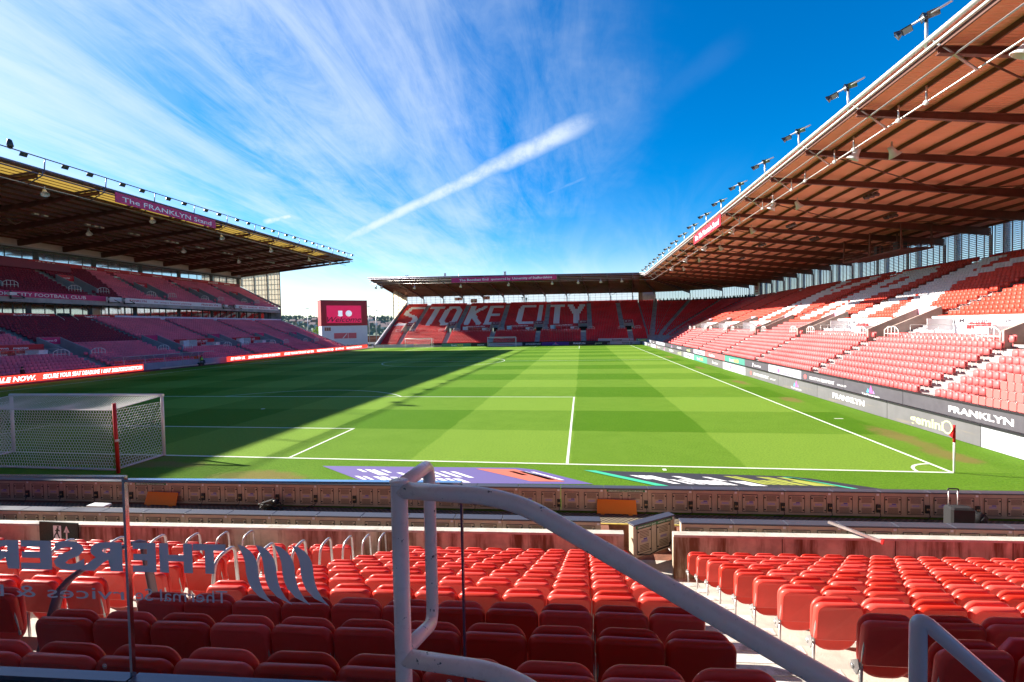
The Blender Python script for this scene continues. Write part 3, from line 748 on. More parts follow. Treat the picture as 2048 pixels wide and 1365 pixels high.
# ---------------------------------------------------------------- main stand on the left
PL = Path((-38.9, -22), (-38.9, 97), (-1, 0), 1, 1)
zL = lambda i, k: .45+.32*i
zU = lambda i, k: 10.85+.41*i
EL_ = make_stand('grandstand', 'shaded two tier main stand on the left with glazed boxes between tiers')
def yL(y): return y+22
VL = [(35.2, 'entrance in a grey notch of the main stand beside the leftmost sponsor platform'), (49.8, 'lower tier entrance of the main stand behind the left end of the dugout'), (63.2, 'lower tier entrance of the main stand between two red backed platforms'), (76.0, 'lower tier entrance of the main stand right of the second red backed platform'), (88.0, 'lower tier entrance of the main stand nearest its far end'), (22, 'lower tier entrance at the left edge')]
VU = [(50.0, 'upper tier entrance of the main stand under the left end of the white fascia'), (63.6, 'upper tier entrance of the main stand, second from the camera'), (76.4, 'upper tier entrance of the main stand, third from the camera'), (88.4, 'upper tier entrance of the main stand nearest its far end'), (36.8, 'upper tier entrance at the left edge beside a glazed camera booth')]
gL = []; aL = []; gU = []; aU = []
for y, _ in VL: s = yL(y); gL.append((s-1.3, s+1.3, 6, 11)); aL.append((s-.6, s+.6, 0, 6)); aL.append((s-.9-1.5, s-1.4, 6, 22))
for y, _ in VU: s = yL(y); gU.append((s-1.3, s+1.3, 3, 8)); aU.append((s-.6, s+.6, 0, 3)); aU.append((s-2.6, s-1.4, 3, 14))
pL = [(yL(52.6), yL(61.2), 6, 9), (yL(65.8), yL(73.8), 6, 9), (yL(24.2), yL(33.2), 6, 9)]
mb = MB(); terrace(mb, PL, gL+pL, 22, zL, .82, 0, aL); mb.build('lower_terrace', mConcD, EL_)
mb = MB()
for i in range(14):
    for a, b in intervals(0, PL.L, [(g[0], g[1]) for g in gU if g[2] <= i < g[3]]): pblock(mb, PL, a, b, 18.3+i*.8, 18.3+(i+1)*.8, lambda s: zU(i, 1)-.9, lambda s: zU(i, 1))
for a0, a1, r0, r1 in aU:
    for i in range(r0, r1-1): pblock(mb, PL, a0+.02, a1-.02, 18.3+(i+.52)*.8, 18.3+(i+1)*.8-.003, lambda s: zU(i, 1)-.1, lambda s: zU(i, 1)+.205)
mb.build('upper_terrace', mConcD, EL_)
def cL(s, i): y = s-22; return 2 if (i >= 10 and 36.6 < y+ (21-i)*.0 < 48.4 and y < 48.4) else 0
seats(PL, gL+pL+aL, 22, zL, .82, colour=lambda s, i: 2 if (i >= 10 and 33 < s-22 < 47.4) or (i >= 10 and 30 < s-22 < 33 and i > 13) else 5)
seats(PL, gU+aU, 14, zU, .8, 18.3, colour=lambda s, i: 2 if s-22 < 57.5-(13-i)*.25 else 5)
for j, (y, lb) in enumerate(VL[:5]): vomitory(PL, yL(y), 6, 11, zL, .82, lb, '', sub='macron ◎' if j < 1 else '', hw=1.3, grp='lower tier entrances')
for y, lb in VU: vomitory(PL, yL(y), 3, 8, zU, .8, lb, '', d0=18.3, sub='macron', hw=1.3, signm=mRedB, grp='upper tier entrances')
platform(PL, *pL[0], zL, .82, 'red backed platform of the main stand above the dugout', 'bet365   bet365   bet365   bet365', back=mRedB, ink=mInkW, small='bet365', fascia=mWhiteD)
platform(PL, *pL[1], zL, .82, 'red backed platform of the main stand right of the dugout', 'bet365   bet365   bet365   bet365', back=mRedB, ink=mInkW, small='bet365', fascia=mWhiteD)
platform(PL, *pL[2], zL, .82, 'red backed platform of the main stand at the left edge of the photo', 'macron   macron   macron', back=mRedB, ink=mInkW, small='macron', fascia=mWhiteD)
MB().box(-38.9, -38.75, -22, 97, -.9, 1.05).build('front_wall', mGreyW, EL_)
# box level
mb = MB().box(-62.5, -56.9, -22, 97, 7.05, 7.45); mb.box(-57.15, -56.95, -22, 97, 7.45, 7.72); mb.build('box_floor', mGreyW, EL_)
MB().box(-57.6, -57.25, -22, 97, 9.95, 10.6).box(-62.5, -57.25, -22, 97, 10.35, 10.6).build('upper_soffit', mGreyW, EL_)
mWinD = clearmat('tinted_window', (.25, .27, .32), .35, .03)
mDark = mat('interior_shade', (.03, .022, .026), .8)
mCurt = mat('pale_blind', (.30, .26, .27), .8, var=.3, vscale=1.5)
MB().box(-64.5, -64.3, -22, 97, 7.4, 10.4).build('box_back_wall', mat('box_interior', (.16, .12, .13), .8, var=.3, vscale=.4), EL_)
rnd = random.Random(5)
y = -16.; j = 0
while y < 96.5:
    wd = rnd.choice((2.2, 2.9, 3.3)); wd = min(wd, 96.7-y)
    fr = MB(); fr.box(-59.62, -59.45, y, y+.14, 7.45, 10.35).box(-59.62, -59.45, y, y+wd, 10.15, 10.35).box(-59.6, -59.48, y+wd*.58, y+wd*.58+.07, 7.45, 10.15)
    if j % 3 == 2: fr.box(-59.7, -59.4, y+wd-.5, y+wd, 7.45, 10.35)
    f_ = fr.build('window', mBlackM, EL_)
    MB().box(-59.56, -59.54, y+.1, y+wd, 7.45, 10.15).build('pane', mWinD, f_)
    if rnd.random() < .55: MB().box(-59.9, -59.88, y+.2, y+wd*.55, 7.7, 10.1).build('blind', mCurt, f_)
    y += wd; j += 1
for yy in np.arange(-15, 96, .62):
    if 42.6 < yy < 46: continue
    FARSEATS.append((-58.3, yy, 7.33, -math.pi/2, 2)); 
m1 = MB()
for yy in (43.2, 45.2): m1.tube(fillet([(-59.3, yy, 8.4), (-57.2, yy, 8.4), (-55.6, yy, 7.5), (-55.6, yy, 6.7)], .1, 2), .035, 5); m1.tube([(-57.2, yy, 7.5), (-57.2, yy, 8.4)], .03, 5); m1.tube([(-58.3, yy, 7.9), (-57.2, yy, 7.9), (-55.6, yy, 7.0)], .03, 5)
m1.build('stair_rail', mRail, EL_)
MB().box(-57.1, -57.0, 43.4, 45.1, 7.5, 8.5).build('stair_opening_shade', mDark, EL_)  # solid dark slab, paints the shade inside the stair opening
# top of stand: glazed boxes, soffit, wall up to the roof
MB().box(-68.6, -68.45, -22, 96.6, 16.35, 17.75).build('rear_parapet', mMaroon, EL_)
MB().box(-74, -68.5, -22, 96.6, 19.45, 19.75).box(-68.75, -68.3, -22, 96.6, 19.35, 19.62).build('lintel', mGreyW, EL_)
MB().box(-68.8, -68.55, -22, 96.6, 19.75, 21.).build('clad_wall', mat('ribbed_cladding', (.50, .47, .46), .6, var=.05, vscale=2), EL_)
m1 = MB().box(-68.4, -68.1, -22, 96.8, 19.1, 19.4); m1.build('service_duct', mBlackM, EL_)
MB().box(-74, -73.8, -22, 96.6, 17, 19.5).build('rear_wall', mat('rear_glazing_wall', (.25, .33, .45), .5), EL_)
mGlassB = clearmat('blue_glass', (.45, .58, .78), .3, .05, gloss=1.)
y = -16.; j = 0
while y < 96.4:
    wd = min(2.35, 96.5-y); fr = MB(); fr.box(-68.55, -68.42, y, y+.08, 17.75, 19.35).box(-68.55, -68.42, y, y+wd, 18.75, 18.8)
    if j % 4 == 3: fr.box(-68.5, -68.3, y+wd-.7, y+wd, 17.75, 19.35)
    f_ = fr.build('top_window', mBlackM, EL_); MB().box(-68.5, -68.48, y+.05, y+wd, 17.75, 19.35).build('pane', mGlassB, f_); y += wd; j += 1
MB().box(-74, -57.2, 96.9, 97.05, -.9, 11.).box(-74, -68.5, 96.9, 97.05, 11, 20.8).build('end_wall', mConcD, EL_)
m1 = MB(); m1.bar((-39, 97.15, .85), (-57, 97.15, 7.95), .3, .4, up=(1, 0, 0)) if 0 else m1.prism([(0, .2), (17.9, 7.1), (17.9, 7.6), (0, .75)], (-39.0, 97.2, .4), (-1, 0, 0), (0, 0, 1), (0, 1, 0), -.2, .12)
m1.prism([(0, 0), (11.3, 5.4), (11.3, 5.9), (0, .6)], (-57.2, 97.2, 11.2), (-1, 0, 0), (0, 0, 1), (0, 1, 0), -.2, .12); m1.build('end_capping', mGreyW, EL_)
MB().prism([(0, -1.2), (17.9, -1.2), (17.9, 7.0), (0, .1)], (-39.0, 97.0, .4), (-1, 0, 0), (0, 0, 1), (0, 1, 0), -.1, 0.02).build('end_infill', mConcD, EL_)
MB().prism([(-57.2, 11.7), (-57.2, 22.1), (-68.6, 20.7), (-68.6, 17.3)], (0, 97.1, 0), (1, 0, 0), (0, 0, 1), (0, -1, 0), -.02, .02).build('end_screen', mPolyE, EL_)
m1 = MB()
for x in (-57.2, -60.9, -64.6, -68.4): m1.box(x-.1, x+.1, 97.12, 97.25, 7.6 if x == -57.2 else 11.7+(-57.2-x)*.5, 22.1+(x+57.2)*.12)
for z in np.arange(12.3, 21, 1.3): m1.box(max(-68.5, -57.2-(z-11.6)*2), -57.2, 97.13, 97.2, z-.03, z+.03)
for x in np.arange(-68, -57.3, .92): m1.box(x-.02, x+.02, 97.13, 97.18, 11.7+(-57.2-x)*.5, 21)
m1.build('end_screen_frame', mSteelD, EL_)
# roof
mDeckL = mat('roof_sheeting_left', (.56, .34, .36), .7); corrugate(mDeckL, 'Y', 1.3)
XF, ZF, XB, ZBk = -36.9, 23.0, -69.2, 20.75
def lp(y, f, dz=0.): return np.array((XF+(XB-XF)*f, y, ZF+(ZBk-ZF)*f+dz))
def lsheet(mb, y0, y1, f0, f1, t=.1):
    vs = [lp(y, f, dz) for dz in (0, t) for f in (f0, f1) for y in (y0, y1)]
    mb.add(vs, [(0, 2, 3, 1), (4, 5, 7, 6), (0, 1, 5, 4), (2, 6, 7, 3), (0, 4, 6, 2), (1, 3, 7, 5)])
RYL = [53.7+6.7*i for i in range(-10, 7)]
mb = MB(); lsheet(mb, -22, 97.6, 0., .028); lsheet(mb, -22, 97.6, .125, 1.)
ok = [y for y in RYL if 26 < y < 87]
for i in range(len(RYL)-1):
    a, b = RYL[i], RYL[i+1]; lsheet(mb, a-.25, a+.35, .028, .125)
    if a > 87: lsheet(mb, a+.35, b-.25, .028, .125)
lsheet(mb, RYL[-1]-.25, 97.6, .028, .125); mb.build('roof', mDeckL, EL_)
for i in range(len(RYL)-1):
    if RYL[i] > 87: continue
    mb = MB(); lsheet(mb, RYL[i]+.35, RYL[i+1]-.25, .028, .125, .04); mb.build('rooflight', mPolyY, EL_)
for f in [.012, .04, .068, .096, .13, .185]+[.24+.06*i for i in range(13)]:
    hh = .06 if f < .12 else .25; m1 = MB(); m1.bar(lp(-22, f, -hh/2-.005), lp(97.5, f, -hh/2-.005), .09, hh); m1.build('purlin', mPurl, EL_)
for y in RYL+[97.2]:
    m1 = MB(); m1.ibeam(lp(y, .02, -.26), lp(y, .99, -.26), .28, .35, .95); m1.build('rafter', mSteelD, EL_)
for nm, dz, fo, r, m_ in (('gutter', .12, 0., .11, mGutD), ('edge_tube', -.45, .0, .06, mGutD), ('service_rail', -1.15, .06, .05, mSteel)):
    m1 = MB(); m1.tube([lp(-22, fo, dz), lp(97.6, fo, dz)], r, 8); m1.build(nm, m_, EL_)
for y in RYL:
    m1 = MB(); m1.tube([lp(y, 0, .1), lp(y, .0, -.5), lp(y, .06, -1.2)], .06, 6); m1.build('rail_hanger', mGutD, EL_)

# ---------------------------------------------------------------- signs
X3, Y3, Z3 = np.eye(3)
def sign(label, name, centre, r, u, w, h, bg, lines, parts=(), cat='sign', group=None, t=.08, frame=None, front=None):
    """flat board centred at centre, facing cross(r,u)... lines: (text, du, dv, cap height, width, ink, bold, shear)"""
    r, u = np.array(r, float), np.array(u, float); n = np.cross(r, u); c = np.array(centre, float)
    o = thing(name, label, cat, tuple(c), group)
    b = MB(); b.prism([(-w/2, -h/2), (w/2, -h/2), (w/2, h/2), (-w/2, h/2)], c, r, u, n, -t, 0); bo = b.build('board', bg, o)
    if frame:
        f = MB(); f.prism([(-w/2, h/2), (w/2, h/2), (w/2, h/2+.07), (-w/2, h/2+.07)], c, r, u, n, -t-.1, .03); f.build('top_edge', frame, o)
    inks = {}
    for L in lines:
        tx, du, dv, hh, ww, ink, bold, shear = (list(L)+[None, .01, 0])[:8] if len(L) < 8 else L
        m1 = MB(); add_text(m1, tx, c+r*du+u*dv+n*.006, r, u, hh, ww, bold, shear)
        if m1.v: m1.build('lettering', ink, bo)
    return o, bo, c, r, u, n
sign('crimson roof sign reading The FRANKLYN Stand', 'roof_sign', (-36.55, 42.9, 22.25), Y3, Z3, 16.4, 1.25, mMagenta, [('The FRANKLYN Stand', 0, -.02, .62, 14.6, mInkW, .008, 0)])
sign('crimson roof sign naming the Boothen End and its university sponsor', 'roof_sign', (-.2, 110.75, 18.3), X3, Z3, 29.0, 1.35, mMagenta, [('The Boothen End', -8.2, 0, .62, 8.2, mInkW, .016, 0), ('sponsored by', -.7, 0, .62, 5.4, mInkW, .004, 0), ('University of Staffordshire', 7.9, 0, .62, 10.8, mInkW, .012, 0)])
sign('red roof sign reading The Tile Mountain Stand seen at a steep angle', 'roof_sign', (36.7, 47.2, 16.9), -Y3, Z3, 13.2, 1.3, mRedB, [('The Tile Mountain Stand', 0, 0, .7, 11.6, mInkW, .014, 0)])
# fascia banners of the main stand
xf = -57.17
sign('magenta fascia banner with the club name along the upper tier', 'banner', (xf, 36.2+.0, 11.05), Y3, Z3, 29.6, .84, mMagenta, [('STOKE CITY FOOTBALL CLUB', 5.3, 0, .5, 12.6, mInkW, .006, 0)])
sign('short white fascia banner between two black brackets, left of the first financial planning one', 'banner', (xf, 52.4, 11.0), Y3, Z3, 2.7, .8, mWB, [])
sign('long white fascia banner with a financial planning slogan between two crimson names', 'banner', (xf, 65.2, 11.0), Y3, Z3, 22.6, .8, mWB, [('FRANKLYN', -8.6, 0, .36, 3.6, mInkR, .02, 0), ('for unique financial planning', -1.0, 0, .34, 8.4, mInkR, .0, 0), ('FRANKLYN', 8., 0, .36, 4.4, mInkR, .02, 0)])
sign('white fascia banner with four crimson names at the far end of the upper tier', 'banner', (xf, 88.4, 11.0), Y3, Z3, 15.6, .78, mWB, [('FRANKLYN', -5.7, 0, .34, 3.2, mInkR, .02, 0), ('FRANKLYN', -2., 0, .34, 3.2, mInkR, .02, 0), ('FRANKLYN', 1.9, 0, .34, 3.2, mInkR, .02, 0), ('FRANKLYN', 6., 0, .34, 2.8, mInkR, .02, 0)])
xp = -56.9
sign('red parapet banner with the stadium name, left of the box stairs', 'banner', (xp, 33.2, 8.05), Y3, Z3, 19.6, .62, mRedB, [('bet365', 5.7, 0, .32, 2.3, mInkW, .03, 0), ('| STADIUM', 8., 0, .3, 2.0, mInkW, .0, 0)])
sign('red parapet banner with the stadium name, right of the box stairs', 'banner', (xp, 48.9, 8.05), Y3, Z3, 6.4, .62, mRedB, [('bet365', -.7, 0, .3, 1.9, mInkW, .03, 0), ('| STADIUM', 1.4, 0, .28, 1.9, mInkW, .0, 0)])
sign('long lilac parapet banner under the boxes with faint white names', 'banner', (xp, 74.5, 8.05), Y3, Z3, 44.6, .6, mLilac, [('FRANKLYN', -19.3, 0, .28, 2.6, mInkW, .01, 0), ('for unique financial planning', -13.6, 0, .26, 6.2, mInkW, 0, 0), ('FRANKLYN', -7.6, 0, .28, 2.8, mInkW, .01, 0), ('FRANKLYN', -3.6, 0, .28, 2.8, mInkW, .01, 0), ('for unique financial planning', 3.5, 0, .26, 7, mInkW, 0, 0), ('FRANKLYN', 10.8, 0, .28, 3, mInkW, .01, 0), ('FRANKLYN', 17., 0, .28, 3, mInkW, .01, 0)])
xt = -68.4
sign('crimson banner of sponsor names under the top windows of the main stand', 'banner', (xt, 71.6, 17.3), Y3, Z3, 46.6, .85, mRedB, [('f ◉ ▶ ◎ ◍', -20.8, .1, .32, 3.0, mInkW, .02, 0), ('stokecity', -18.2, .1, .18, 1.4, mInkW, 0, 0), ('bet365', -13.5, .05, .4, 2.6, mInkW, .03, 0), ('www.stokecityfc.com', -9.3, .05, .22, 3.0, mInkW, 0, 0), ('Q Franklyn', -4.6, .05, .26, 2.4, mInkW, 0, 0), ('macron', .5, .05, .3, 2.2, mInkW, .02, 0), ('www.stokecityfc.com', 7.5, .05, .24, 4.2, mInkW, 0, 0), ('bet365', 16, .05, .34, 3, mInkW, .02, 0), ('macron', 20.6, .05, .3, 2, mInkW, .02, 0)])
sign('plain maroon screen of the television gantry above the upper tier', 'banner', (-65.6, 46.2, 16.45), Y3, Z3, 12.6, 1.2, mMaroon, [])
# black bracket arms and white boxes on the fascia
for y, lb in ((37.6, 'below the letters of the magenta banner'), (51.3, 'at the right end of the magenta banner'), (54.0, 'at the left end of the long white banner'), (76.8, 'at the right end of the long white banner'), (80.1, 'at the left end of the last white banner')):
    o = thing('bracket', 'black steel bracket arm '+lb, 'bracket', (-57, y, 10.9), 'bracket arms on the fascia'); m1 = MB()
    m1.bar((-57., y, 11.4), (-57., y, 10.3), .14, .14); m1.bar((-57, y, 10.4), (-55.5, y+.6, 10.4), .12, .12); m1.bar((-57, y, 11.35), (-55.5, y+.6, 10.45), .1, .1)
    m1.build('arm', mBlackM, o); MB().box(-56.2, -55.7, y-1.0, y-.2, 10.75, 11.15).build('fitting', mWhiteD, o)
# LED boards on the left touchline
mLED = mat('led_red', (.92, .05, .03), .4, emit=.38)
mLEDw = mat('led_white', (1., .93, .9), .4, emit=.55)
sign('long lit red board at the left edge telling fans to secure their seat', 'led_board', (-37.45, 26.3, .66), Y3, Z3, 24.2, .84, mLED, [('ON SALE NOW.', -3.2, 0, .5, 5.2, mLEDw, .03, .25), ('SECURE YOUR SEAT DEADLINE 1 MAY 2026.', 4.4, 0, .48, 8.6, mLEDw, .02, .25), ('TICKETS.STOKECITYFC.COM', 10.3, 0, .46, 3.2, mLEDw, .02, .25), ('BE WITH US. 2026/27 SEASON CARDS', -9.2, 0, .46, 5.4, mLEDw, .02, .25)], frame=mBlack)
sign('lit red board beyond the dugout running on to the far corner', 'led_board', (-37.45, 79.6, .66), Y3, Z3, 52.0, .84, mLED, [('BE WITH US.', -23.5, 0, .46, 3.4, mLEDw, .02, .25), ('2026/27 SEASON CARDS ON SALE NOW.', -16.5, 0, .46, 9, mLEDw, .02, .25), ('SECURE YOUR SEAT DEADLINE 1 MAY 2026.', -5.5, 0, .46, 10.5, mLEDw, .02, .25), ('TICKETS.STOKECITYFC.COM', 4.4, 0, .46, 7, mLEDw, .02, .25), ('BE WITH US.', 11, 0, .46, 4, mLEDw, .02, .25), ('SEASON CARDS ON SALE NOW.', 18.5, 0, .46, 8.4, mLEDw, .02, .25)], frame=mBlack)
for y0, y1, m_, lb in ((20, 28.5, mGreyW, 'dark lettered'), (28.6, 36.2, mLilac, 'lilac'), (56.5, 66, mLilac, 'pale'), (66.2, 75, mLilac, 'lilac grey'), (75.2, 90, mLilac, 'long lilac')):
    MB_ = sign('%s panel behind the left red boards, %s' % (lb, 'near end' if y0 < 28 else 'left of the dugout' if y0 < 50 else 'right of the dugout' if y0 < 60 else 'middle of the far half' if y0 < 70 else 'far end'), 'wall_panel', (-38.68, (y0+y1)/2, .75), Y3, Z3, y1-y0, .55, m_, [('Franklyn Wealth', 0, 0, .3, 4, mInkD, 0, 0)] if y0 == 20 else [])
# LED boards on the right touchline, two rows
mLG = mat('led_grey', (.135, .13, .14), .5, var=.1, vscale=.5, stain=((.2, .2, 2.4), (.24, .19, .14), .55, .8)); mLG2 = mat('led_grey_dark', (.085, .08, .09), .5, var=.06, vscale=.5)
mLW = mat('led_pale', (.40, .41, .46), .5); mLGr = mat('led_green', (.07, .26, .20), .5); mLPk = mat('led_salmon', (.50, .13, .13), .5)
mGem = mat('lime_ink', (.55, .70, .30), .5); mYel = mat('yellow_ink', (.80, .75, .12), .5)
def board_r(X, z, h, y0, y1, kind, row, lb):
    bgm = {'F': mLG, 'G': mLG, 'T': mLG, 'D': mLG, 'M': mLG, 'U': mLW, 'B': mLGr, 'X': mLW, 'P': mLPk, '-': mLW, '.': mLG}[kind]
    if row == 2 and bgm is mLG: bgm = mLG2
    yc = (y0+y1)/2; w_ = y0-y1
    tx = {'F': [('FRANKLYN', 0, .05*h, .36*h, 3.3, mInkW, .035, 0)], 'G': [('gemini', -.1, 0, .5*h, 2.1, mGem, .03, 0)], 'T': [('TileMountain', 0, -.28*h, .15*h, 1.7, mInkW, 0, 0)],
          'D': [('DRAYTON BEAUMONT', .1, 0, .3*h, 3.4, mInkW, .01, 0), ('GROUP', 2.7, -.06*h, .16*h, 1.1, mInkW, 0, 0)], 'M': [('macron', .4, 0, .3*h, 1.7, mInkW, .02, 0)],
          'U': [('University of', .8, .12*h, .2*h, 2, mInkD, 0, 0), ('Staffordshire', .8, -.18*h, .2*h, 2, mInkD, 0, 0)], 'B': [('bet', -.9, 0, .42*h, 1.4, mInkW, .03, 0), ('365', .7, 0, .42*h, 1.6, mYel, .03, 0)],
          'X': [('broxap', 0, 0, .36*h, 2.4, mInkD, .02, 0)], 'P': [('RedBox', -1, 0, .4*h, 2.6, mInkW, .02, 0)]}.get(kind, [])
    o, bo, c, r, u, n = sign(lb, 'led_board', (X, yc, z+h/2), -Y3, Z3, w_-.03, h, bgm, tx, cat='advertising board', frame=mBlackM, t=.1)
    if kind == 'T': mountains(bo, c+u*.12*h, r, u, .62*h*1.6)
    if kind == 'G':
        m1 = MB(); q = [c+r*1.15+n*.007+u*0+(r*math.cos(a)+u*math.sin(a))*.36*h for a in np.linspace(0, 2*math.pi, 17)]; q2 = [c+r*1.15+n*.007+(r*math.cos(a)+u*math.sin(a))*.28*h for a in np.linspace(0, 2*math.pi, 17)]
        for i in range(16): m1.quad(q[i], q[i+1], q2[i+1], q2[i])
        m1.build('ring_emblem', mGem, bo)
    if kind in 'DU':
        m1 = MB(); k0 = -2.3 if kind == 'D' else -1.0
        m1.prism([(k0-.22, -.1), (k0, -.2), (k0+.22, -.1), (k0+.22, .1), (k0, .2), (k0-.22, .1)], c, r, u, n, .004, .01); m1.build('block_emblem', mPeakP if kind == 'U' else mLPk, bo)
    if kind == 'M': m1 = MB(); m1.prism([(-.95, -.2), (-.85, -.2), (-.7, .2), (-.8, .2)], c, r, u, n, .004, .01); m1.prism([(-.85, .02), (-.6, .2), (-.65, .0)], c, r, u, n, .004, .01); m1.build('figure_emblem', mInkW, bo)
    return o
NM = {'F': 'grey board, white wealth adviser name', 'G': 'grey board, lime green name and ring', 'T': 'grey board with pink and blue peaks', 'D': 'grey board, condensed white group name', 'M': 'grey board with a white sportswear name', 'U': 'white university board', 'B': 'green board with white and yellow name', 'X': 'white board, dark lower case name', 'P': 'salmon pink board', '-': 'plain pale board', '.': 'blank grey board'}
for row, X, z, h, seq in ((1, 35.95, .02, .80, [(-4.5, '-'), (3.5, 'G'), (9.2, 'F'), (16.4, 'T'), (22.6, 'D'), (30.2, 'U'), (37.4, 'M'), (44., 'B'), (51., 'X'), (57.5, 'G'), (64, 'F'), (71., 'T'), (78, 'D'), (85, 'U'), (92, 'M'), (99, 'X'), (106.5, None)]),
                          (2, 37.15, .52, .76, [(-6., 'B'), (.5, 'F'), (10., 'T'), (15.6, 'D'), (21.5, 'U'), (27.9, 'M'), (34.1, 'B'), (41, 'P'), (50., 'X'), (56.5, 'G'), (63.5, 'F'), (70.5, 'T'), (77, '.'), (81.3, '-'), (92.2, 'M'), (100, 'X'), (106.5, None)])):
    cnt = {}
    for (a, k_), (b, _) in zip(seq, seq[1:]):
        cnt[k_] = cnt.get(k_, 0)+1
        board_r(X, z, h, b, a, k_, row, '%s, %s in the %s row on the right' % (NM[k_], ('nearest' if cnt[k_] == 1 else 'second nearest' if cnt[k_] == 2 else 'third nearest'), 'front' if row == 1 else 'back'))
m1 = MB().box(36.1, 36.2, -5, 108, 0, .72)
for y in np.arange(-4, 106, 2.4): m1.bar((36.12, y, .7), (36.75, y, .05), .05, .05)
o = thing('board_frame', 'dark frame and struts behind the front row of boards on the right touchline', 'frame', (36.2, 50, 0)); m1.build('struts', mBlackM, o)
m1 = MB(); rr_ = random.Random(3)
for i in range(70):
    y = -3+rr_.random()*95; m1.tube([(36.45+rr_.random()*.3, y, .05), (36.6+rr_.random()*.2, y+.7, .08), (36.4+rr_.random()*.4, y+1.3, .05)], .03, 5)
m1.build('cables', mBlack, o)
m1 = MB().box(36.7, 37.0, -5, 107, .0, .35); m1.build('cable_duct', mWhiteD, o)
# far touchline boards
xs = [(-36.5, -25.2, mLilac, 'white banner'), (-24.6, -19.6, None, ''), (-17.2, -9., mLGr, 'B'), (-9, -4.2, mBlack, 'M'), (-4.2, 5.0, mLW, 'U'), (5.0, 10.2, mBlack, 'D'), (10.2, 17.4, mat('led_purple', (.09, .02, .25), .5), 'T'), (17.4, 22.7, mBlack, 'F'), (22.7, 27.3, mBlack, 'G'), (28., 35.6, mLW, 'X')]
mBK = mat('board_black', (.012, .006, .02), .5)
for a, b, m_, k_ in xs:
    if m_ is None: continue
    if m_ is mBlack: m_ = mBK
    w_ = b-a
    tx = {'B': [('bet', -.6, 0, .5, 1.5, mInkW, .03, 0), ('365', 1.1, 0, .5, 1.7, mYel, .03, 0)], 'M': [('macron', .3, 0, .36, 1.9, mInkW, .02, 0)], 'U': [('University of Staffordshire', 0, 0, .3, 4.4, mLPk, .01, 0)], 'D': [('DRAYTON BEAUMONT GROUP', .3, 0, .36, 4, mInkW, .02, 0)], 'T': [('TileMountain', 0, -.25, .16, 1.6, mInkW, 0, 0)], 'F': [('FRANKLYN', 0, 0, .44, 3.1, mInkW, .03, 0)], 'G': [('gemini', 0, 0, .44, 1.8, mGem, .02, 0)], 'X': [('broxap', .6, 0, .42, 2.6, mInkD, .03, 0)]}.get(k_, [])
    lb = {'white banner': 'lilac white board at the left end of the far touchline', 'B': 'green board with white and yellow name beside the far goal', 'M': 'black board with white sportswear name left of the far goal', 'U': 'white university board behind the far goal', 'D': 'black board with a small white group name right of the far goal', 'T': 'purple board with peaks at the far touchline', 'F': 'black board with the wealth adviser name at the far touchline', 'G': 'black board with lime name at the far touchline', 'X': 'white board with dark lower case name in front of the far corner'}[k_]
    o, bo, c, r, u, n = sign(lb, 'led_board', ((a+b)/2, 108.3, .46), X3, Z3, w_, .86, m_, tx, cat='advertising board', frame=mBlackM)
    if k_ == 'T': mountains(bo, c+u*.1, r, u, 1.0)
sign('white board with a hidden dark name behind the black ones near the far corner', 'led_board', (29.5, 109.6, 1.25), X3, Z3, 9., .7, mLW, [('broxap', .4, 0, .4, 2.6, mInkD, .03, 0)], cat='advertising board')
sign('green and black board on the far corner wall', 'led_board', (36.2, 108.6, 1.05), nrm((.85, -.5, 0)), Z3, 3.4, .8, mLGr, [('bet365', 0, 0, .42, 2.2, mYel, .03, 0)], cat='advertising board')
sign('long black board on the wall of the far stand', 'led_board', (4, 109.85, .75), X3, Z3, 50, .5, mBK, [('bet365', -30, 0, .3, 2, mYel, .03, 0)], cat='advertising board')
# ---------------------------------------------------------------- goals
mNet = mat('net_twine', (.82, .82, .80), .7)
def hexnet(mb, o, u, v, lu, lv, a=.07, r=.006, sag=None):
    """hexagonal netting over the parallelogram o + u*[0,lu] + v*[0,lv]"""
    o, u, v = np.array(o, float), nrm(u), nrm(v); n = np.cross(u, v); dx = a*math.sqrt(3); dy = 1.5*a
    sn, cs = math.sin, math.cos; E = set(); rows = int(lv/dy)+2; cols = int(lu/dx)+2
    vs = []; fs = []
    def seg(x0, y0, x1, y1):
        if min(x0, x1) < -.02 or max(x0, x1) > lu+.02 or min(y0, y1) < -.02 or max(y0, y1) > lv+.02: return
        k = (round(x0+x1, 3), round(y0+y1, 3))
        if k in E: return
        E.add(k); p = o+u*x0+v*y0; q = o+u*x1+v*y1; t = q-p; w_ = np.cross(t, n); w_ /= np.linalg.norm(w_); b = len(vs)
        for P_ in (p, q):
            for A_ in (w_*r, (-w_*.5+n*.87)*r, (-w_*.5-n*.87)*r): vs.append(P_+A_)
        fs.extend([(b, b+1, b+4, b+3), (b+1, b+2, b+5, b+4), (b+2, b, b+3, b+5)])
    for j in range(-1, rows):
        for i in range(-1, cols):
            cx = i*dx+(j % 2)*dx/2; cy = j*dy
            P_ = [(cx+a*sn(R(60*k)), cy+a*cs(R(60*k))) for k in range(6)]
            for k in range(3): seg(*P_[k], *P_[k+1])
    if sag is not None:
        sv = np.array(sag, float); V2 = np.array(vs); rel = V2-o; fu = np.clip(rel@u/lu, 0, 1); fv = np.clip(rel@v/lv, 0, 1)
        V2 = V2+(np.sin(fu*math.pi)**.6*np.sin(fv*math.pi)**.8*(1+.25*np.sin(fu*17)))[:, None]*sv; vs = [tuple(q) for q in V2]
    mb.add(vs, fs)
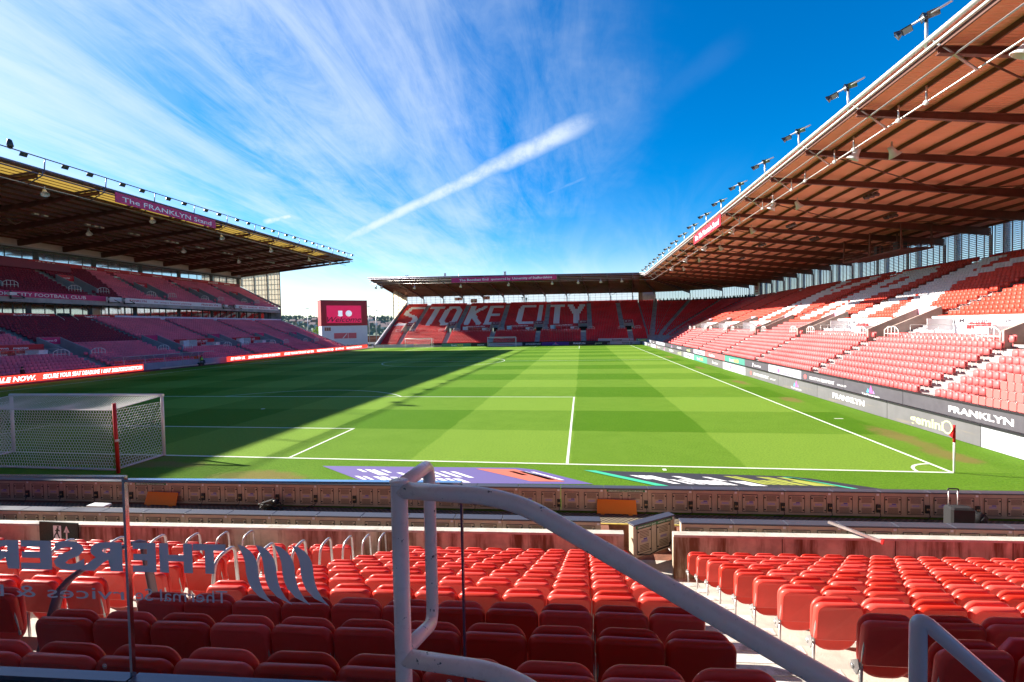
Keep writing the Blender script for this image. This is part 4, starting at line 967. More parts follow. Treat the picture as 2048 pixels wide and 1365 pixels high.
def goal(label, cx, y, s, a, r, depth=2.1, hb=2.25, cat='goal'):
    """s=+1: net extends towards -Y"""
    o = thing('goal', label, cat, (cx, y, 0))
    for q in (-1, 1): MB().tube([(cx+q*3.72, y, 0), (cx+q*3.72, y, 2.5)], .062, 12).build('post', mWhite, o)
    MB().tube([(cx-3.78, y, 2.5), (cx+3.78, y, 2.5)], .062, 12).build('crossbar', mWhite, o)
    yb = y-s*depth; n = MB()
    hexnet(n, (cx-3.7, yb, .03), (1, 0, 0), (0, 0, 1), 7.4, hb-.03, a, r, (0, s*.14, 0))
    v = np.array((0, yb-y, hb-2.48)); hexnet(n, (cx-3.7, y, 2.48), (1, 0, 0), v, 7.4, np.linalg.norm(v), a, r, (0, 0, -.16))
    for q in (-1, 1): hexnet(n, (cx+q*3.72, y, .03), (0, -s, 0), (0, 0, 1), depth, hb-.02, a, r, (-q*.07, 0, 0))
    n.tube([(cx-3.72, y, 2.47), (cx-3.72, yb, hb), (cx+3.72, yb, hb), (cx+3.72, y, 2.47)], r*1.8, 4)
    n.build('net', mNet, o)
    b = MB(); b.tube([(cx-3.72, y, .03), (cx-3.72, yb, .03), (cx+3.72, yb, .03), (cx+3.72, y, .03)], .035, 6); b.build('base_bar', mWhiteD, o)
    return o
g1 = goal('nearest goal, large, with white hexagonal netting at the left edge', -.2, 0, 1, .068, .0075)
g2 = goal('small distant goal in front of the far stand, right of the spare goal', 0, L_, -1, .30, .012)
g3 = goal('spare training goal standing off the pitch left of the far goal', -23.3, 106.8, -1, .30, .012)
mPad = mat('red_pad', (.55, .02, .02), .5)
for x in (-3.95, 3.95):
    o = thing('net_support', 'red padded pole holding up the back corner of the nearest goal net' if x > 0 else 'red net support pole out of sight', 'pole', (x, -2.35, 0), 'net supports')
    MB().tube([(x, -2.35, -.02), (x-.03, -2.38, 2.55)], .062, 10).build('pole', mPad, o)
    MB().tube([(x, -2.36, 1.15), (x, -2.36, 1.24)], .066, 10).build('band', mWhite, o)
    MB().tube([(x, -2.35, 2.35), (x*.94, -2.1, 2.27)], .01, 5).build('tie', mWhite, o)
    if x < 0: bpy.data.objects.remove(o.children[0]); [bpy.data.objects.remove(c) for c in list(o.children)]; bpy.data.objects.remove(o)
mFlag = mat('flag_red', (.60, .015, .02), .7, trans=.3)
def flag(x, y, label, sc=1.):
    o = thing('corner_flag', label, 'corner flag', (x, y, 0), 'corner flags')
    MB().tube([(x, y, 0), (x, y, 1.55)], .03*sc, 8).build('pole', mWhite, o)
    m1 = MB(); N_ = 7
    for i in range(N_):
        for j in range(2):
            z1_, z0_ = 1.55-.47*i/N_, 1.55-.47*(i+1)/N_
            w1, w0 = (.02+.16*i/N_), (.02+.16*(i+1)/N_)
            if i > 4: w1, w0 = .02+.16*(7-i)/2.2*.7, .02+.16*(6-i)/2.2*.7
            x0, x1 = -w1*j/2, -w1*(j+1)/2; X0, X1 = -w0*j/2, -w0*(j+1)/2
            yy = lambda q: .05*math.sin(q*28)+.02
            m1.quad((x+x0, y+yy(x0), z1_), (x+x1, y+yy(x1), z1_), (x+X1, y+yy(X1), z0_), (x+X0, y+yy(X0), z0_))
    m1.build('flag', mFlag, o); MB().tube([(x, y, 1.0), (x, y, 1.56)], .036*sc, 8).build('flag_sleeve', mFlag, o)
flag(W_+.03, .0, 'near right corner flag, white pole with a limp red flag, casting a thin shadow'); flag(-W_, L_, 'tiny far left corner flag'); flag(W_, L_, 'tiny far right corner flag')
# banners lying on the grass behind the goal line, lettering stretched for the cameras
def mat_sheet(label, poly, col, bars, stripes):
    o = thing('ground_banner', label, 'ground banner', (*poly[0], 0)); m1 = MB(); m1.add([(x, y, .012) for x, y in poly], [tuple(range(len(poly)))]); b = m1.build('sheet', col, o)
    for m_, qs in bars:
        m1 = MB()
        for q in qs: m1.add([(x, y, .018) for x, y in q], [tuple(range(len(q)))])
        m1.build('lettering', m_, b)
mPur = mat('purple_sheet', (.13, .10, .29), .7); mBlk = mat('black_sheet', (.03, .03, .04), .7); mGrn = mat('green_ink', (.05, .50, .28), .6); mOr = mat('orange_ink', (.60, .15, .09), .6); mLime = mat('acid_ink', (.38, .42, .07), .6)
def slab(x, w_, y0, y1, sk=-1.35): return [(x+sk*0, y1), (x+w_, y1), (x+w_-sk*(y1-y0), y0), (x-sk*(y1-y0), y0)]
def glyphs(x0, x1, y0, y1, seed, step=.34):
    r_ = random.Random(seed); q = []; x = x0
    while x < x1:
        w_ = r_.uniform(.13, .26); a = y0+r_.choice((0, 0, (y1-y0)*.5)); b = y1-r_.choice((0, 0, (y1-y0)*.45))
        if b-a < .2: a, b = y0, y1
        q.append([(x+(y1-b)*1.35, b), (x+w_+(y1-b)*1.35, b), (x+w_+(y1-a)*1.35, a), (x+(y1-a)*1.35, a)]); x += step*r_.uniform(.75, 1.2)
    return q
mat_sheet('purple banner with stretched white and orange shapes lying behind the goal line', [(11.1, -.95), (18.4, -.62), (19.0, -.78), (21.0, -2.15), (14.0, -2.62), (13.2, -2.35)], mPur,
          [(mOr, [[(16.9, -.85), (18.3, -.8), (20.1, -2.0), (19.0, -2.06)]]), (mInkW, glyphs(12.6, 16.2, -1.85, -1.25, 3)+glyphs(18.1, 18.9, -1.85, -1.05, 5)+glyphs(12.9, 16.6, -2.35, -2.0, 8)), ], [])
mat_sheet('black banner with stretched white and acid green shapes lying behind the goal line', [(20.7, -.72), (27.3, -.85), (27.9, -1.05), (29.9, -2.1), (22.9, -2.15)], mBlk,
          [(mGrn, [[(20.7, -.72), (21.1, -.73), (23.3, -2.13), (22.9, -2.14)]]), (mInkW, glyphs(22.2, 25.0, -1.9, -1.15, 11, .26)), (mLime, glyphs(25.2, 27.2, -1.75, -1.0, 12, .24)), (mGrn, [[(27.0, -.95), (27.3, -.96), (28.9, -2.0), (28.7, -2.0)]])], [])
MB().tube([(-10, -.3, .01), (-9.7, -.3, .01)], .02, 4)

ORD = ['first', 'second', 'third', 'fourth', 'fifth', 'sixth', 'seventh', 'eighth', 'ninth', 'tenth', 'eleventh', 'twelfth', 'thirteenth', 'fourteenth', 'fifteenth', 'sixteenth', 'seventeenth', 'eighteenth', 'nineteenth', 'twentieth', 'twenty first', 'twenty second', 'twenty third', 'twenty fourth', 'twenty fifth', 'twenty sixth', 'twenty seventh', 'twenty eighth']
# ---------------------------------------------------------------- near boards, wall, track
yB1 = lambda x: -4.35+.045*(x-21); yB2 = lambda x: -6.12+.05*(x-21); yW = lambda x: -6.5+.06*(x-21)
def slanted(mb, x0, x1, f0, f1, z0, z1):
    v = [(x, f(x), z) for z in (z0, z1) for f in (f0, f1) for x in (x0, x1)]
    mb.add(v, [(0, 2, 3, 1), (4, 5, 7, 6), (0, 1, 5, 4), (2, 6, 7, 3), (0, 4, 6, 2), (1, 3, 7, 5)])
mb = MB(); slanted(mb, -40, 21.3, lambda x: yW(x)+.08, lambda x: -4.752, -.9, -.006); slanted(mb, 22.95, 37.2, lambda x: yW(x)+.08, lambda x: -4.752, -.9, -.006); slanted(mb, 21.3, 22.95, lambda x: -5.15, lambda x: -4.752, -.9, -.006); slanted(mb, 21.3, 22.95, lambda x: yW(x)-.3, lambda x: -5.15, -.9, -.575)
struct('track_near', mb, mTrack)
mGrat = mat('grating', (.16, .13, .10), .6)
def grating():
    t = NT(mGrat.node_tree); b = mGrat.node_tree.nodes['Principled BSDF']; ck = t.node('ShaderNodeTexChecker'); ck.inputs['Scale'].default_value = 14; t.put(ck.inputs[0], t.obj())
    t.put(b.inputs['Base Color'], t.mix(t.noise(t.obj(), 3, 3), t.mix(ck.outputs[1], (.03, .025, .02), (.30, .25, .18)), (.12, .1, .08)))
grating()
mb = MB(); slanted(mb, 2, 37, lambda x: yB1(x)-.78, lambda x: yB1(x)-.15, -.003, .012); struct('drain_grating', mb, mGrat)
mb = MB(); slanted(mb, 2, 37, lambda x: yB1(x)-.83, lambda x: yB1(x)-.785, -.003, .016); struct('yellow_line', mb, mat('yellow_paint', (.62, .46, .10), .7, var=.2, vscale=9))
mCab = mat('cabinet_cream', (.46, .33, .245), .55, var=.08, vscale=3); mCab2 = mat('cabinet_cream_sun_tint', (.55, .45, .33), .55, var=.08, vscale=3)  # second cream is a paler copy with sunlight put into its colour
mCap = mat('board_cap', (.055, .055, .075), .45); mSeam = mat('seam_dark', (.10, .055, .035), .7); mLab = mat('label_lilac', (.34, .27, .44), .5)
CW = 1.15
def cabinet(nm, label, h, cabm, power=True, capd=.16, legend=None):
    """board cabinet seen from behind; local origin centre bottom, back faces -Y"""
    o = thing(nm, label, 'advertising board', (0, 0, 0)); b = MB()
    b.box(-CW/2+.004, CW/2-.004, -.05, .1, .03, h); bo = b.build('cabinet', cabm, o)
    m1 = MB(); m1.bbox(-CW/2+.003, CW/2-.003, -.075, capd, h, h+.035, .008); m1.build('top_cap', mCap, o)
    for q in (-1, 1):
        cx = q*.265-.02; x0, x1, z0, z1 = cx-.19, cx+.19, .1, h-.09
        d_ = MB(); d_.box(x0, x1, -.062, -.05, z0, z1); do = d_.build('door', cabm, o)
        s = MB()
        for a in (x0, x1): s.box(a-.006, a+.006, -.0645, -.06, z0, z1)
        for a in (z0, z1): s.box(x0, x1, -.0645, -.06, a-.006, a+.006)
        for z in (.16, h-.16):
            for a in (x0+.03, x1-.03): s.lathe((a, -.07, z), (0, -1, 0), [(0.0, 0), (.02, 0.), (.02, -.01)], 8)
        s.build('latches', mBlack, do)
        for (za, zb) in ((h*.62, h*.8), (h*.2, h*.38)):
            v = MB()
            for k in range(5): z = za+(zb-za)*k/4; v.box(cx-.12, cx+.12, -.066, -.06, z-.006, z+.006)
            v.build('vent', mSeam, do)
        l = MB().box(cx-.085, cx+.085, -.067, -.06, h*.46, h*.53); l.build('label_plate', mLab, do)
        if q < 0: MB().box(cx-.02, cx+.07, -.068, -.06, h*.54, h*.58).build('blue_sticker', mat('sticker_blue', (.10, .08, .42), .5), do)
    if power:
        p = MB().box(CW/2-.1, CW/2-.005, -.085, -.05, .14, .34); po = p.build('power_box', mBlack, o)
        MB().tube([(CW/2-.05, -.09, .2), (CW/2-.04, -.14, .08), (CW/2-.12, -.17, .015), (CW/2-.3, -.13, .012)], .009, 5).build('cable', mBlack, po)
        MB().box(CW/2-.085, CW/2-.06, -.092, -.085, .22, .26).box(CW/2-.045, CW/2-.02, -.092, -.085, .22, .26).build('socket', mat('socket_amber', (.5, .3, .15), .5), po)
    MB().box(CW/2-.09, CW/2-.03, -.054, -.05, h-.07, h-.02).build('hatch_plate', mWhiteD, o)
    return o
ca = cabinet('led_board', 'board cabinet', .63, mCab)
k = 0; x = 3.4
first = True; CL = []
while x < 33.6:
    o = ca if first else copy_tree(ca); first = False
    o.location = (x, yB1(x), 0); o.rotation_euler.z = .045; o['group'] = 'board cabinets along the near goal line'
    CL.append(o); x += CW
for o in CL:
    x = o.location.x
    o['label'] = 'cream backed board cabinet behind the near goal line, %s from the left' % ORD[CL.index(o)]
lines_exit = ((7.75, 'EMERGENCY EXIT PUSH FORWARD'), (21.45, 'EMERGENCY EXIT PUSH FORWARD'))
for ex, tx in lines_exit:
    o = min(CL, key=lambda q: abs(q.location.x-ex)); m1 = MB(); m1.box(-.5, .5, -.06, -.0505, .565, .615)
    m2 = m1.build('exit_strip', mat('exit_green', (.02, .20, .06), .5), o, rel=False)
    t_ = MB(); add_text(t_, tx, (0, -.063, .59), X3, Z3, .032, .9, .01); t_.build('lettering', mInkW, m2, rel=False)
    o['label'] = 'cream backed board cabinet with a green emergency exit strip, behind the %s orange panel' % ('left' if ex < 10 else 'right')
    del o['group']
# orange panels leaning on the cabinets
mOrg = mat('orange_panel', (.92, .27, .02), .5, trans=.35)
for cx, lb in ((8.45, 'left orange panel leaning on the board cabinets'), (21.55, 'right orange panel leaning on the board cabinets')):
    y = yB1(cx); o = thing('orange_panel', lb, 'panel', (cx, y-.16, 0), 'orange panels')
    w_ = .52; v = [(cx-w_, y-.22, .03), (cx+w_, y-.22, .03), (cx+w_*.97, y-.1, .37), (cx-w_*.97, y-.1, .37)]; n_ = np.cross(np.array(v[1])-v[0], np.array(v[3])-v[0]); n_ = nrm(n_)*.02
    m1 = MB(); m1.add([tuple(np.array(q)) for q in v]+[tuple(np.array(q)+n_) for q in v], [(0, 1, 2, 3), (7, 6, 5, 4), (0, 4, 5, 1), (1, 5, 6, 2), (2, 6, 7, 3), (3, 7, 4, 0)]); m1.build('board', mOrg, o)
    MB().box(cx-.42, cx-.32, y-.25, y-.2, 0, .04).box(cx+.3, cx+.4, y-.25, y-.2, 0, .04).build('foot', mOrg, o)
# second row of boards on the stand side
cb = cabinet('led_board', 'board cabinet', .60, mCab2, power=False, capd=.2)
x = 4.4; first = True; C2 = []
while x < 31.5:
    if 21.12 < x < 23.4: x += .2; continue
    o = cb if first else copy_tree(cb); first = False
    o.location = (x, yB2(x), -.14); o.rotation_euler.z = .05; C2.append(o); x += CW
for o in C2:
    x = o.location.x; o['group'] = 'board cabinets on the stand side of the track'
    o['label'] = 'dark capped board cabinet just beyond the concrete wall, %s from the left' % ORD[C2.index(o)]
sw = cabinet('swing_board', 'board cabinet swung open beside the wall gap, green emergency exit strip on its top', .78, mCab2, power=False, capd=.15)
sw.location = (22.3, -5.74, -.40); sw.rotation_euler = (0, 0, R(35)); sw.scale = (1.12, 1, 1)
m1 = MB().box(-.5, .5, -.066, -.0505, .70, .765); m2 = m1.build('exit_strip', mat('exit_green', (.02, .20, .06), .5), sw, rel=False)
t_ = MB(); add_text(t_, 'EMERGENCY EXIT  SWING OPEN', (0, -.069, .733), X3, Z3, .036, .92, .01); t_.build('lettering', mInkW, m2, rel=False)
MB().tube([(-.45, -.07, .1), (-.2, -.12, .06), (.1, -.1, .1), (.35, -.12, .12), (.52, -.08, .3)], .012, 5).build('cable', mBlack, sw, rel=False)
MB().lathe((.5, -.02, -.02), (1, 0, 0), [(0, -.03), (.06, -.03), (.06, .03), (0, .03)], 12).build('wheel', mWhiteD, sw, rel=False)
# concrete perimeter wall of the near stand, two lengths with a gap
for x0, x1, lb in ((-6, 21.56, 'stained concrete wall with pale coping, left of the gap before the near seats'), (22.62, 34, 'stained concrete wall with pale coping, right of the gap before the near seats')):
    o = thing('perimeter_wall', lb, 'wall', (x0, yW(x0), -.6)); m1 = MB(); slanted(m1, x0, x1, lambda x: yW(x)-.15, yW, -1.0, .36); m1.build('wall', mWallN, o)
    m1 = MB(); n = 5
    for i in range(n): a = x0+(x1-x0)*i/n+.004; b = x0+(x1-x0)*(i+1)/n-.004; slanted(m1, a, b, lambda x: yW(x)-.17, lambda x: yW(x)+.03, .36, .41)
    m1.build('coping', mConcL, o); m1 = MB()
    for i in range(1, n): a = x0+(x1-x0)*i/n; slanted(m1, a-.01, a+.01, lambda x: yW(x)-.155, lambda x: yW(x)-.15, -1., .36)
    m1.build('joint', mSeam, o)
o = thing('exit_sign_board', 'dark green exit board with a running figure and arrow over the left wall', 'sign', (8.05, yW(8)-.2, .05))
yy = yW(8)-.19; MB().box(7.45, 8.55, yy-.03, yy, -.1, .48).build('board', mat('exit_dark_green', (.012, .035, .02), .5), o)
m1 = MB(); m1.box(7.86, 8.08, yy-.036, yy-.03, .03, .40); b_ = m1.build('figure_panel', mInkW, o)
m1 = MB()
for p, q, w_ in (((7.99, .34), (7.97, .23), .05), ((7.97, .24), (7.91, .17), .028), ((7.91, .17), (7.88, .09), .025), ((7.97, .24), (8.01, .15), .028), ((8.01, .15), (8.04, .09), .025), ((7.99, .31), (7.92, .27), .022), ((7.99, .31), (8.05, .27), .022)):
    m1.bar((p[0], yy-.04, p[1]), (q[0], yy-.04, q[1]), w_, .006, up=(0, 1, 0))
m1.lathe((8.0, yy-.037, .37), (0, -1, 0), [(0, 0), (.025, 0), (.025, .006), (0, .006)], 10); m1.build('running_figure', mGrn2 if 'mGrn2' in globals() else mat('exit_dark_green', (.012, .035, .02), .5), b_)
m1 = MB(); m1.box(8.215, 8.255, yy-.036, yy-.03, .05, .3); m1.prism([(-.08, .2), (.08, .2), (0, .36)], (8.235, yy-.03, .04), X3, Z3, -Y3, 0, .006); m1.build('arrow', mInkW, o)
# small things on the track
def bench(loc, label):
    o = thing('bench', label, 'bench', loc); x, y, z = loc
    MB().bbox(x-.28, x+.28, y-.12, y+.12, z+.27, z+.32, .01).build('seat', mWhiteD, o)
    for q in (-1, 1): m1 = MB(); m1.tube([(x+q*.22, y-.1, z), (x+q*.2, y-.1, z+.27)], .015, 6); m1.tube([(x+q*.22, y+.1, z), (x+q*.2, y+.1, z+.27)], .015, 6); m1.build('leg', mSteel, o)
bench((7.35, -5.95, 0), 'small grey step bench on the track left of the left orange panel')
o = thing('remote_camera', 'black remote camera head heaped with cables below the board cabinets', 'camera', (11.95, -5.15, 0))
m1 = MB(); m1.obox((11.9, -5.15, .2), nrm((1, .2, .3)), nrm((-.2, 1, 0)), nrm((-.3, 0, 1)), .16, .08, .07); m1.build('camera_body', mBlackM, o)
m1 = MB(); m1.lathe((12.06, -5.15, .24), (1, .1, .2), [(0, 0), (.055, 0), (.06, .12), (0, .12)], 10); m1.build('lens', mBlack, o)
m1 = MB()
for a in (30, 150, 270): m1.tube([(11.95, -5.15, .15), (11.95+.24*math.cos(R(a)), -5.15+.2*math.sin(R(a)), .01)], .018, 6)
m1.build('tripod', mBlackM, o); m1 = MB(); r_ = random.Random(2)
for q in range(9): m1.tube([(11.95+r_.uniform(-.3, .35), -5.15+r_.uniform(-.15, .15), r_.uniform(.02, .25)) for _ in range(5)], .012, 5)
m1.tube([(12.2, -5.15, .05), (12.5, -5.2, .01), (12.9, -5.0, .02), (13.2, -4.85, .15)], .01, 5); m1.build('cables', mBlack, o)
sx, sy = 29.25, -5.0
o = thing('suitcase', 'black wheeled suitcase with its pull handle raised, right end of the track', 'suitcase', (sx, sy, 0))
m1 = MB(); m1.bbox(sx-.24, sx+.26, sy-.15, sy+.15, .04, .68, .04); m1.build('case', mat('black_fabric', (.014, .014, .016), .85, bump=.3, bscale=80), o)
m1 = MB(); m1.tube([(sx-.13, sy+.12, .55), (sx-.13, sy+.12, 1.02)], .011, 6); m1.tube([(sx+.06, sy+.12, .55), (sx+.06, sy+.12, 1.02)], .011, 6); m1.build('handle_tube', mSteel, o)
MB().tube(fillet([(sx-.14, sy+.12, 1.0), (sx-.14, sy+.12, 1.05), (sx+.07, sy+.12, 1.05), (sx+.07, sy+.12, 1.0)], .03, 3), .017, 6).build('grip', mBlack, o)
for q in (-.15, .18): MB().lathe((sx+q, sy-.1, .035), (1, 0, 0), [(0, -.02), (.035, -.02), (.035, .02), (0, .02)], 10).build('wheel', mBlack, o)
MB().ball((sx-.22, sy-.12, .2), .05, .03, .04).build('luggage_tag', mOrg, o); MB().box(sx-.05, sx+.06, sy-.14, sy-.13, .5, .54).build('zip_pull', mSteel, o)
def lump(mb, c, rx, ry, rz, seed):
    r_ = random.Random(seed); n, m_ = 12, 8; vs = []
    for i in range(m_+1):
        a = math.pi*i/m_
        for j in range(n):
            b = 2*math.pi*j/n; f = 1+r_.uniform(-.16, .16); vs.append((c[0]+rx*f*math.sin(a)*math.cos(b), c[1]+ry*f*math.sin(a)*math.sin(b), max(.005, c[2]+rz*f*math.cos(a))))
    mb.smooth = True; mb.add(vs, [(i*n+j, (i+1)*n+j, (i+1)*n+(j+1) % n, i*n+(j+1) % n) for i in range(m_) for j in range(n)]); mb.smooth = False
mBag = MATS['black_fabric']
for cx, cy, a, b, c, lb, s in ((29.8, -4.75, .24, .14, .26, 'folded black jacket with grey writing leaning on the cabinets behind the suitcase', 4), (30.72, -5.2, .26, .18, .2, 'black rucksack with a towel and a pink bottle on top', 9), (29.75, -5.15, .3, .12, .07, 'low heap of black straps and cloth beside the suitcase', 6), (31.3, -5.1, .3, .15, .16, 'dark grey cloth bag at the right edge of the track', 7)):
    o = thing('bag', lb, 'bag', (cx, cy, 0)); m1 = MB(); lump(m1, (cx, cy, c*.8), a, b, c, s); m1.build('bag_body', mBag, o)
    m1 = MB(); m1.tube([(cx-a*.6, cy-b*.9, c*.5), (cx-a*.2, cy-b*1.3, c*1.2), (cx+a*.3, cy-b*.9, c*1.5)], .014, 5); m1.build('strap', MATS['black_fabric'], o)
    if s == 9:
        m1 = MB(); m1.ball((cx-.05, cy-.05, .40), .1, .06, .04); m1.build('towel', mat('cream_cloth', (.6, .55, .4), .9), o); m1 = MB(); m1.tube([(cx+.15, cy-.1, .3), (cx+.22, cy-.12, .42)], .035, 8); m1.build('bottle', mat('pink_bottle', (.7, .2, .35), .4), o)
o = thing('paper', 'flattened brown card and paper on the track beside the suitcase', 'litter', (29.6, -5.45, 0)); MB().box(29.3, 29.55, -5.5, -5.42, .0, .008).box(29.65, 30., -5.55, -5.46, 0, .01).build('card', mat('card', (.5, .25, .12), .8), o)
o = thing('scaffold_pole', 'grey metal bar with a red end cap lying across the wall coping', 'bar', (26.3, -6.3, .45))
MB().bar((26.05, -5.9, .56), (26.75, -6.55, .45), .06, .05).build('bar', mSteel, o); MB().bar((26.75, -6.55, .45), (26.78, -6.58, .445), .075, .08).build('end_cap', mPad, o)

# ---------------------------------------------------------------- near stand under the camera
EN = make_stand('grandstand', 'near stand in the foreground whose red seats step down to the stained concrete wall')
TN, RN = .767, .305
yr = lambda n, x: -7.25-TN*n+.06*(x-21)
zr = lambda n: -.57+RN*n
AI = [(21.66, 22.74), (15.68, 16.78), (12.6, 13.6), (7.2, 8.3), (32.6, 33.8)]
mb = MB()
for n in range(-1, 11):
    z = zr(max(n, 0)); slanted(mb, -6, 36, lambda x: yr(n, x)-.12, lambda x: yr(n, x)+TN-.12, z-.5, z)
slanted(mb, -6, 36, lambda x: yr(10, x)-.42, lambda x: yr(10, x)-.12, 2.3, zr(10)+.0)
mb.build('terrace', mConcL, EN)
mPaint = mat('worn_white_paint', (.62, .60, .56), .8, var=.15, vscale=9, stain=((7, 7, 7), (.36, .33, .29), .47, .62))
for a, b in AI:
    st = MB(); pn = MB()
    for n in range(0, 11):
        z = zr(n); slanted(st, a+.03, b-.03, lambda x: yr(n, x)-.42 if 0 else yr(n, x)-.118, lambda x: yr(n, x)+.25, z-.01, z+RN/2) if n else None
        if n:
            slanted(pn, a+.05, b-.1, lambda x: yr(n, x)+.13, lambda x: yr(n, x)+.252, z+RN/2-.12, z+RN/2+.004)
            slanted(pn, a+.05, b-.1, lambda x: yr(n-1, x)-.245 if 0 else yr(n, x)+TN-.24, lambda x: yr(n, x)+TN-.12+.002, z-.12, z+.004)
    for n in range(0, 11): slanted(pn, b-.04, b+.22, lambda x: yr(n, x)+TN-.26, lambda x: yr(n, x)+TN-.13, zr(n), zr(n)+.005)
    st.build('aisle_steps', mConcL, EN); pn.build('step_nosing_paint', mPaint, EN)

zw = 3.34
mb = MB(); slanted(mb, -6, 36, lambda x: yr(10, x)-2.6, lambda x: yr(10, x)-.42, zw-.6, zw); slanted(mb, -6, 21.6, lambda x: yr(10, x)-.5, lambda x: yr(10, x)-.40, 2.4, 3.50)
mb.box(-6, 36, -40, -17.4, 2.6, zw-.01).build('walkway', mConcD, EN)
mb = MB()
for i in range(16): mb.box(-37.5, 37.5, -18.6-.8*i-.8, -18.6-.8*i, 3.4+.42*i-.8, 3.4+.42*i)
mb.build('rear_terrace', mConcD, EN)
MB().box(-37.5, 37.5, -31.6, -31.4, -1, 10.6).build('rear_wall', mWhiteD, EN); MB().box(-37.5, 37.5, -31.55, -31.45, 10.6, 16).build('rear_glazing', mPoly, EN)  # unseen rear glazing, added to let light in from behind
mb = MB(); vs = [(x, y, z) for z0 in (0, .12) for (y, z) in ((-5.6, 19.0+z0), (-31.6, 16.0+z0)) for x in (-39, 39)]
mb.add(vs, [(0, 2, 3, 1), (4, 5, 7, 6), (0, 1, 5, 4), (2, 6, 7, 3), (0, 4, 6, 2), (1, 3, 7, 5)]); mb.build('roof', mDeckX, EN)
for x in np.arange(-36, 38, 6.6): m1 = MB(); m1.ibeam((x, -5.8, 18.8), (x, -31.4, 15.8), .26, .35, .9); m1.build('rafter', mSteelD, EN)

# seat, detailed
mSeat = mat('seat_red', (.80, .042, .018), .38, rnd=.14, trans=.22, spec=.45, var=.10, vscale=2)
mSeatBk = mat('seat_red_back', (.40, .006, .008), .5, trans=.18)
def rrect(w, z0, z1, rt, rb, n=6, bulge=0.):
    P = []
    for cx, cz, r, a0 in ((w/2-rt, z1-rt, rt, 0), (-w/2+rt, z1-rt, rt, 90), (-w/2+rb, z0+rb, rb, 180), (w/2-rb, z0+rb, rb, 270)):
        for i in range(n+1):
            a = R(a0+90*i/n); x = cx+r*math.cos(a); z = cz+r*math.sin(a)
            if bulge and z > (z0+z1)/2: z += bulge*(1-(2*x/w)**2)
            P.append((x, z))
    return P
def shell(mb, prof, yfun, loops):
    """stack of scaled outlines (inset, y) closed by caps"""
    k = len(prof); cx = 0; z0 = min(p[1] for p in prof); z1 = max(p[1] for p in prof); cz = (z0+z1)/2; W2 = max(p[0] for p in prof); H2 = (z1-z0)/2
    vs = []
    for ins, y in loops:
        for x, z in prof: xx = x*(1-ins/W2); zz = cz+(z-cz)*(1-ins/H2); vs.append((xx, y+yfun(xx, zz), zz))
    mb.smooth = True; n = len(loops)
    mb.add(vs, [(i*k+j, i*k+(j+1) % k, (i+1)*k+(j+1) % k, (i+1)*k+j) for i in range(n-1) for j in range(k)])
    b = len(mb.v)-len(vs); mb.smooth = False
    mb.f.append([b+j for j in range(k-1, -1, -1)]); mb.f.append([b+(n-1)*k+j for j in range(k)]); mb.mi += [mb.cur]*2; mb.sm += [False]*2
SW = .433
def make_seat():
    o = thing('stadium_seat', 'seat', 'seat', (0, 0, 0))
    lean = lambda x, z: -(z-.5)*.12+.06*(2*x/SW)**2*.35
    m1 = MB(); shell(m1, rrect(SW, .46, .84, .075, .03), lean, [(.024, .0), (.02, .002), (.009, .010), (.002, .021), (0, .034), (0, .048), (.006, .055), (.02, .05)]); m1.build('backrest', mSeat, o)
    tilt = lambda x, z: (z-.45)*-.02
    m1 = MB(); shell(m1, rrect(SW*.98, .33, .835, .10, .17, bulge=.02), tilt, [(.03, .075), (.01, .08), (0, .095), (.005, .11), (.03, .12)]); m1.build('seat_pan', mSeat, o)
    m1 = MB(); h = SW/2-.012
    pts = fillet([(-h, .035, .46), (-h, .015, .66), (-h+.01, .005, .80), (h-.01, .005, .80), (h, .015, .66), (h, .035, .46)], .06, 3)
    m1.tube(fillet([(-h, .05, .44), (-h, .02, .62), (-h+.015, .004, .775), (h-.015, .004, .775), (h, .02, .62), (h, .05, .44)], .05, 3), .010, 6)
    m1.build('back_frame', mSteel, o)
    m1 = MB(); m1.tube([(-h, .06, .0), (-h, .05, .46)], .014, 6); m1.box(-h-.03, -h+.03, .03, .09, 0, .006); m1.build('leg', mSteel, o)
    m1 = MB(); m1.prism([(.04, .44), (.06, .50), (.15, .43), (.14, .37), (.08, .36)], (-h-.014, 0, 0), (0, 1, 0), (0, 0, 1), (1, 0, 0), -.006, .008); m1.lathe((-h-.02, .125, .40), (-1, 0, 0), [(0, 0), (.022, 0), (.018, .01), (0, .01)], 8); m1.build('hinge_bracket', mSteel, o)
    return o
near = []
for n in range(0, 11):
    z = zr(n)
    for a, b, al in ((16.80, 21.64, 'L'), (22.80, 32.6, 'R'), (13.62, 15.66, 'M'), (8.32, 12.58, 'N'), (-4., 7.18, 'O')):
        cnt = int((b-a+.02)/.4405) if al == 'L' else int((b-a)/.445); pit = (b-a)/cnt
        for j in range(cnt): near.append((a+(j+.5)*pit, n, z, al, j, cnt))
def pxy(p):
    d_ = np.array(p)-CAM; c = d_@cF; return (1024+FPX*(d_@cR)/c, 682.5-FPX*(d_@cU)/c, c)
cand = []
for x, n, z, al, j, cnt in near:
    q = pxy((x, yr(n, x), z+.8))
    if q[2] > .2 and -60 < q[0] < 2110 and q[1] < 1420: cand.append((q[2], x, n, z, al, j, cnt))
cand.sort(); keep = {(c[1], c[2]) for c in cand[:276]}
MESH2 = {}; mFade = mat('seat_faded', (.72, .17, .155), .4, trans=.12)
seat0 = make_seat(); firstS = True
BN = {'L': 'left of the painted stair', 'R': 'right of the painted stair', 'M': 'leftwards between the looped rails', 'N': 'left of both looped rail lines', 'O': 'in the far left block'}
rs = random.Random(1)
